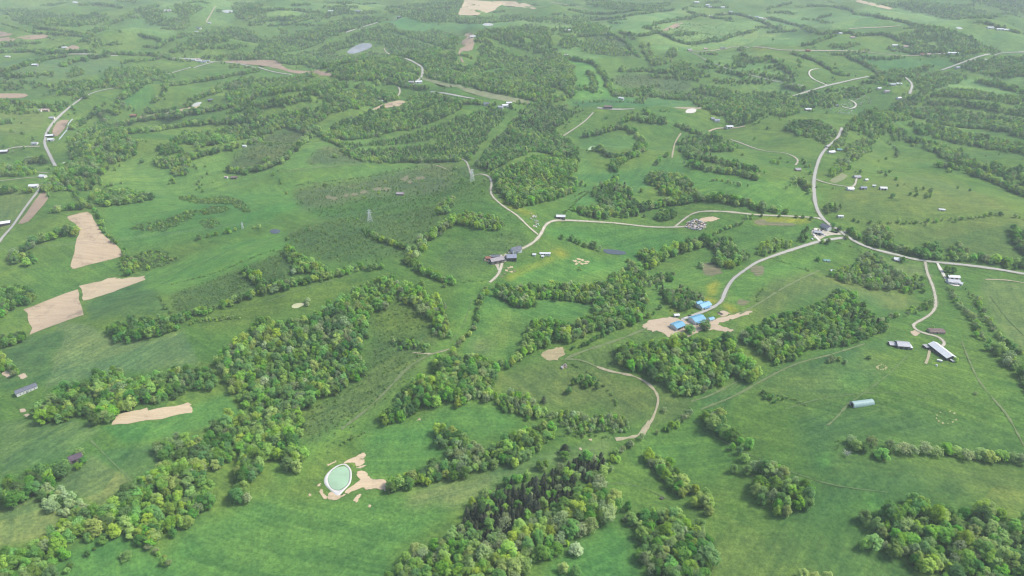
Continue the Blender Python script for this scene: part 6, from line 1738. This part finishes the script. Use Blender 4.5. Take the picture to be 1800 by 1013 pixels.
# low brush
shrubs([(540, 720), (600, 690), (640, 660), (655, 600), (655, 560), (700, 535), (745, 550), (765, 590), (740, 640), (690, 690), (600, 750), (540, 770)], 4.0, 1.6, .42)
shrubs([(520, 335), (600, 318), (720, 292), (800, 292), (830, 320), (760, 350), (640, 355), (540, 370)], 4.8, 1.8, .3)
shrubs([(500, 415), (600, 385), (720, 370), (790, 360), (730, 440), (640, 460), (560, 455)], 4.8, 1.9, .5)
shrubs([(300, 520), (420, 475), (500, 445), (540, 470), (440, 515), (330, 555)], 3.8, 1.6, .6)
shrubs([(405, 297), (412, 278), (430, 260), (475, 238), (520, 225), (545, 235), (520, 262), (490, 282), (450, 298)], 5.5, 2.2, .6)
shrubs([(538, 287), (570, 258), (600, 262), (640, 285), (600, 288)], 5.5, 2, .5)
shrubs([(770, 440), (850, 420), (900, 400), (930, 430), (850, 470), (800, 490)], 5.5, 1.5, .25)
shrubs([(800, 300), (850, 320), (860, 345), (930, 400), (880, 400), (800, 360)], 6, 1.6, .25)
shrubs([(540, 372), (640, 350), (760, 338), (830, 330), (800, 350), (700, 370), (600, 385)], 5, 2, .5)
shrubs([(640, 765), (560, 800), (500, 790), (560, 740), (640, 700)], 5, 1.3, .2)
shrubs([(520, 335), (600, 318), (720, 292), (800, 292), (830, 320), (760, 350), (640, 355), (540, 370)], 9, 3.2, .3, 'bud')
shrubs([(500, 415), (600, 385), (720, 370), (790, 360), (730, 440), (640, 460), (560, 455)], 10, 2.8, .3, 'far')
shrubs([(1080, 135), (1120, 130), (1190, 136), (1215, 150), (1190, 165), (1120, 155), (1085, 150)], 8, 3, .5)
shrubs([(1030, 68), (1080, 62), (1100, 80), (1120, 100), (1060, 95)], 9, 3, .5)
shrubs([(1160, 55), (1210, 42), (1280, 45), (1320, 55), (1260, 72), (1190, 68)], 9, 3, .5)
shrubs([(1455, 770), (1490, 765), (1500, 790), (1475, 800)], 4, 1.2, .5)
for q in ([(225, 401), (260, 391), (300, 381), (330, 371), (345, 369), (340, 382), (310, 395), (290, 405), (250, 405)], [(340, 371), (370, 363), (400, 363), (405, 370), (370, 375), (345, 375)],
          [(350, 386), (380, 386), (390, 395), (370, 400), (355, 398)], [(315, 346), (345, 341), (345, 350), (370, 346), (400, 344), (430, 356), (440, 370), (430, 372), (400, 358), (350, 357), (325, 352)],
          [(240, 446), (260, 441), (290, 441), (290, 450), (315, 449), (300, 462), (250, 475), (240, 470)]):
    shrubs(q, 3.6, 2.6, .62)
    shrubs(q, 6.0, 4.0, .35, 'far')
    shrubs(q, 7.0, 3.2, .4, 'bud')
for q in ([(455, 785), (440, 800)], [(600, 780), (625, 768), (640, 760)], [(470, 505), (490, 440), (380, 478), (300, 500)], [(280, 520), (295, 545), (312, 560)], [(1470, 425), (1500, 435), (1522, 447)],
          [(1360, 455), (1400, 468), (1430, 478)], [(1350, 690), (1390, 700), (1415, 712)], [(1010, 640), (1050, 665), (1085, 710)], [(520, 325), (580, 318), (660, 308), (735, 292)], [(640, 284), (740, 284), (830, 280)],
          [(1010, 345), (1035, 335), (990, 375)], [(1180, 545), (1220, 548)], [(940, 610), (985, 595), (1040, 578)], [(815, 495), (850, 492)], [(940, 770), (1000, 765), (1070, 768)], [(1335, 535), (1330, 520), (1345, 505)]):
    shrub_line(q)

# trees that stand by themselves
single(993, 789, 9.5, 'C', 'lone dark evergreen above the dark wood', 1.9)
single(165, 737, 11, 'D', 'dark round tree standing clear of the wood beside the straw strip')
single(221, 977, 6.5, 'G', 'lone bushy tree in the lower left pasture', 1.9)
single(201, 931, 11, 'Y', 'bright yellow-green tree where the two lower left hedges meet', 1.4)
single(1012, 966, 10, 'W', 'white-crowned tree in the grass right of the bottom wood', 1.3)
single(990, 998, 9, 'Y', 'yellow tree in the little clump at the bottom', 1.1)
single(1012, 1003, 9, 'G', 'green tree in the little clump at the bottom', 1.1)
single(1290, 823, 8, 'G', 'leftmost of three trees beside the long hedge', 1.2)
single(1314, 826, 9, 'G', 'middle of three trees beside the long hedge', 1.2)
single(1331, 847, 8.5, 'Y', 'rightmost of three trees beside the long hedge', 1.2)
single(1186, 862, 5, 'G', 'small round tree beside the flowering hedge', 1.3)
single(1000, 686, 7.5, 'D', 'dark tree at the left of the small pasture clump', 1.2)
single(956, 702, 7, 'C', 'dark evergreen at the end of the pasture belt', 1.5)
single(915, 691, 4, 'S', 'tiny bush in the olive pasture', 1.2)
single(1168, 720, 5, 'B', 'grey leafless bush beside the curving dirt track', 1.5)
single(1212, 578, 10, 'D', 'dark round tree below the open blue shed', 1.5)
single(1240, 571, 10.5, 'D', 'dark round tree below the large blue roof', 1.5)
single(1160, 539, 6.5, 'D', 'lone dark tree in the paddock above the dirt yard', 1.2)
single(1139, 553, 7.5, 'G', 'round green tree at the top corner of the dirt yard', 1.2)
single(1150, 550, 4.5, 'D', 'dark bush beside the round green tree', 1.2)
single(138, 793, 8, 'G', 'tree behind the dark old shed')
single(146, 809, 6.5, 'D', 'dark tree at the right of the old shed')
single(137, 818, 6.5, 'G', 'round bush in front of the old shed', 1.4)
single(1412, 1010, 10, 'Y', 'leftmost of three treetops at the bottom edge', 1.1)
single(1432, 1014, 9, 'Y', 'middle of three treetops at the bottom edge', 1.1)
single(1456, 1013, 8.5, 'Y', 'rightmost of three treetops at the bottom edge', 1.1)
HB = 'tree in the hedge of the right pasture, '
for i, (x, y, h, s_, d) in enumerate([(1497, 772, 7, 'B', 'first from the left, grey and half bare'), (1507, 782, 8, 'Y', 'second from the left, yellow-green'), (1518, 788, 6.5, 'D', 'third from the left, dark'), (1533, 776, 8, 'B', 'fourth from the left, standing back'),
                               (1551, 797, 9.5, 'G', 'big round green one in front'), (1566, 783, 9, 'B', 'sixth from the left, grey-brown'), (1588, 788, 9, 'B', 'seventh from the left, pinkish grey'), (1603, 791, 8, 'B', 'eighth from the left, grey'),
                               (1625, 787, 9, 'B', 'ninth from the left, pale tan'), (1648, 794, 8, 'B', 'tenth from the left, bare'), (1665, 788, 8.5, 'G', 'eleventh from the left, green'), (1680, 791, 7.5, 'Y', 'twelfth from the left, small yellow-green'),
                               (1702, 800, 8.5, 'B', 'sixth from the right edge, grey'), (1724, 797, 9, 'G', 'fifth from the right edge, green'), (1741, 802, 9, 'Y', 'fourth from the right edge, yellow-green'), (1762, 800, 8.5, 'G', 'third from the right edge, green'),
                               (1784, 804, 8, 'B', 'second from the right edge, grey-brown'), (1800, 806, 8, 'B', 'last at the right edge')]):
    single(x, y, h * 1.15, s_, HB + d, 1.45)
single(1438, 455, 6.5, 'D', 'dark bush in the paddock below the junction house', 1.3)
single(1549, 455, 9, 'B', 'pale budding tree beside the valley road drive', 1.2)
single(1587, 456, 9, 'G', 'green tree behind the roadside cabin', 1.2)
single(1457, 424, 9, 'D', 'dark tree at the lane junction', 1.2)
single(1446, 424, 6.5, 'G', 'small green tree at the lane junction', 1.2)
single(1488, 416, 7, 'Y', 'bright yellow-green tree at the road bend', 1.2)
single(1464, 397, 9, 'D', 'dark tree behind the white junction house', 1.3)
single(1476, 401, 8, 'D', 'dark tree between the junction house and the road', 1.2)
single(1665, 472, 9.5, 'D', 'dark tree left of the roadside farm', 1.2)
single(1677, 474, 9.5, 'D', 'dark tree right behind the roadside farm', 1.2)
single(1667, 484, 7, 'G', 'small tree in the roadside farm yard', 1.2)
single(1690, 448, 8, 'Y', 'pale tree at the bend of the lower right road', 1.2)
single(1128, 334, 7, 'Y', 'round yellow-green tree alone in the middle field', 1.3)
single(1133, 379, 6, 'D', 'dark bush beside the round middle clump', 1.2)
single(1116, 370, 9, 'G', 'tall tree at the edge of the middle clump')
single(1382, 329, 7, 'B', 'lone budding tree in the bright field by the valley road', 1.2)
single(1104, 457, 6, 'Y', 'small tree beside the slate farm pond', 1.2)
single(541, 528, 7, 'W', 'white flowering tree beside the pale muddy pond', 1.1)
single(540, 534, 5.5, 'W', 'smaller white flowering tree at the muddy pond', 1.2)
single(516, 477, 8, 'W', 'white flowering tree in the left middle hedge', 1.1)
single(485, 503, 7.5, 'W', 'pale flowering tree at the low end of the left middle hedge', 1.2)
single(1680, 632, 5.5, 'Y', 'small tree at the end of the long barn', 1.3)
single(1715, 691, 3.5, 'B', 'lone grey bush in the right pasture', 1.6)
single(1515, 592, 5, 'B', 'grey thicket bush left of the grey barn', 1.5)
single(1527, 628, 4.5, 'D', 'small bush between the wood and the hay ring', 1.5)
single(1640, 576, 5, 'G', 'bush inside the lane bend', 1.3)
single(1020, 472, 5, 'S', 'dark bush alone on the green slope', 1.0)

# odd trees and bushes dotted over the farther fields
for i in range(420):
    px_ = rng.uniform(-20, 1820); py_ = 12 + 330 * rng.uniform(0, 1) ** 0.9
    p_ = P1(px_, py_)
    PLACES.append('')
    g_ = rng.integers(1, 4)
    for j in range(g_):
        TREES.append((p_.x + rng.normal(0, 7), p_.y + rng.normal(0, 9), rng.uniform(4, 9.5), rng.uniform(1.1, 1.5), pick('far', 1)[0], len(PLACES) - 1))

# short hedges that follow the contours of the far hills
for i in range(190):
    px_ = rng.uniform(-20, 1820); py_ = 4 + 170 * rng.uniform(0, 1) ** 1.3
    p_ = P1(px_, py_)
    L_ = rng.uniform(50, 190)
    x_, y_ = p_.x, p_.y
    PLACES.append('')
    mx_ = 'yel' if rng.uniform() < .25 else 'far'
    for j in range(int(L_ / 6)):
        e_ = 8.0
        gx_ = float(hgt(x_ + e_, y_) - hgt(x_ - e_, y_)); gy_ = float(hgt(x_, y_ + e_) - hgt(x_, y_ - e_))
        l_ = math.hypot(gx_, gy_) + 1e-6
        x_ += -gy_ / l_ * 6; y_ += gx_ / l_ * 6
        for r_ in range(int(rng.integers(1, 4))):
            TREES.append((x_ + rng.normal(0, 5), y_ + rng.normal(0, 6), rng.uniform(6, 12), rng.uniform(1.0, 1.45), pick(mx_, 1)[0], len(PLACES) - 1))

# open grass strips between the bands of the far woods: line, half width m
for q, hw in (([(598, 249), (640, 249), (690, 240), (760, 221), (825, 193)], 11), ([(567, 222), (585, 208), (620, 200), (655, 193)], 20), ([(832, 290), (850, 262), (875, 232), (905, 203)], 12),
              ([(500, 98), (545, 88), (590, 70), (612, 60)], 16), ([(880, 300), (905, 287), (940, 272)], 12), ([(640, 262), (700, 258), (760, 250)], 9), ([(450, 178), (500, 168), (560, 160), (620, 158)], 9),
              ([(470, 200), (520, 190), (560, 186)], 9), ([(690, 60), (740, 75), (790, 90)], 12), ([(860, 70), (900, 90), (950, 100)], 12), ([(600, 115), (650, 112), (700, 120)], 9), ([(850, 130), (900, 120), (960, 125)], 10),
              ([(1600, 190), (1680, 192), (1800, 210)], 11), ([(1640, 175), (1720, 178), (1800, 190)], 9), ([(1620, 245), (1700, 262), (1800, 285)], 9), ([(1240, 170), (1290, 182), (1340, 185)], 9), ([(690, 205), (740, 195), (780, 182)], 8)):
    a_ = np.array(smooth(q, False, 10)); x_, y_, z_ = P(a_[:, 0], a_[:, 1])
    for i in range(len(x_) - 1):
        d_ = math.hypot(x_[i + 1] - x_[i], y_[i + 1] - y_[i])
        for t_ in np.linspace(0, 1, max(2, int(d_ / 4))):
            ROADS.append((x_[i] + (x_[i + 1] - x_[i]) * t_, y_[i] + (y_[i + 1] - y_[i]) * t_, hw * (0.8 + 0.3 * math.sin(i * .7))))

# nothing grows on roads, bare ground or under buildings
from mathutils.kdtree import KDTree
kd = KDTree(len(ROADS))
for i, (a, b, w_) in enumerate(ROADS):
    kd.insert((a, b, 0), i)
kd.balance()
ks = KDTree(len(SITES))
for i, (a, b) in enumerate(SITES):
    ks.insert((a, b, 0), i)
ks.balance()
def clear_of(items, fac):
    ax = np.array([t[0] for t in items]); ay = np.array([t[1] for t in items])
    bad = np.zeros(len(items), bool)
    for w in PATCHES:
        (x0, y0), (x1, y1) = w.min(0), w.max(0)
        k = np.where((ax > x0) & (ax < x1) & (ay > y0) & (ay < y1))[0]
        if len(k):
            bad[k] |= inside(ax[k], ay[k], w)
    out = []
    for t, b in zip(items, bad):
        if b: continue
        co, i, d = kd.find((t[0], t[1], 0))
        if d < ROADS[i][2] + t[2] * fac: continue
        co, i, d = ks.find((t[0], t[1], 0))
        if d < 8 + t[2] * .3: continue
        out.append(t)
    return out
TREES = clear_of(TREES, .36)
SHRUBS = clear_of(SHRUBS, .3)

rnd = random.Random(21)
for x, y, h, wf, sp_, lb in SINGLES:
    put_tree(x, y, h, wf, sp_, lb, None, rnd)
# the trees that show largest become objects; the rest of the woodland is one mass
tx = np.array([t[0] for t in TREES]); ty = np.array([t[1] for t in TREES]); th = np.array([t[2] for t in TREES])
qx, qy, qd = project(tx, ty, hgt(tx, ty) + th * .6)
inf = (qx > 2) & (qx < 1798) & (qy > 2) & (qy < 1011)
named = np.array([bool(PLACES[t[5]]) for t in TREES])
score = np.where(inf & named, th / qd, 0)
order = np.argsort(-score)[:225]
big = set(order.tolist())
box = {}
for i, t in enumerate(TREES):
    if named[i] and inf[i]:
        b = box.setdefault(t[5], [9e9, -9e9, 9e9, -9e9])
        b[0] = min(b[0], qx[i]); b[1] = max(b[1], qx[i]); b[2] = min(b[2], qy[i]); b[3] = max(b[3], qy[i])
COLS = ('far left', 'left', 'middle', 'right', 'far right')
for i in order:
    t = TREES[i]
    b = box[t[5]]
    cx = COLS[min(4, int(5 * (qx[i] - b[0]) / max(1, b[1] - b[0])))]
    cy = ('upper', 'central', 'lower')[min(2, int(3 * (qy[i] - b[2]) / max(1, b[3] - b[2])))]
    put_tree(t[0], t[1], t[2], t[3], t[4], KIND[t[4]][1] + ' ' + PLACES[t[5]] + ', ' + cy + ' ' + cx, 'trees ' + PLACES[t[5]], rnd)
rest = [t for i, t in enumerate(TREES) if i not in big]
vis = [t for t, a, b in zip(TREES, qx, qy)]
scatter('woodland', rest, 'green spring woods and hedgerows spread over the hills')
scatter('brush', SHRUBS, 'low green brush on the rough slopes and fence lines')
print('TREES', len(TREES), 'SHRUBS', len(SHRUBS), 'SINGLES', len(SINGLES))
# ------------------------------------------------------------------ haze
def haze():
    x1 = float(GX.max()) + 40; y0 = float(ys.min()) - 40; y1 = float(ys.max()) + 40
    z0 = float(GZ.min()) - 3; z1 = max(CAM_H, float(GZ.max())) + 12
    V = [(sx, sy, sz) for sz in (z0, z1) for sy in (y0, y1) for sx in (-x1, x1)]
    F = [(0, 2, 3, 1), (4, 5, 7, 6), (0, 1, 5, 4), (2, 6, 7, 3), (0, 4, 6, 2), (1, 3, 7, 5)]
    m = bpy.data.materials.new('haze_air')
    m.use_nodes = True
    nt = m.node_tree
    nt.nodes.clear()
    out = nd(nt, 'ShaderNodeOutputMaterial')
    pv = nd(nt, 'ShaderNodeVolumePrincipled')
    pv.inputs['Color'].default_value = (0.84, 0.97, 0.97, 1)
    pv.inputs['Density'].default_value = 0.0001
    pv.inputs['Anisotropy'].default_value = 0.0
    nt.links.new(pv.outputs[0], out.inputs['Volume'])
    o = mesh_obj('haze', V, F, m)
    tag(o, 'thin pale haze over the whole valley', kind='stuff')
haze()
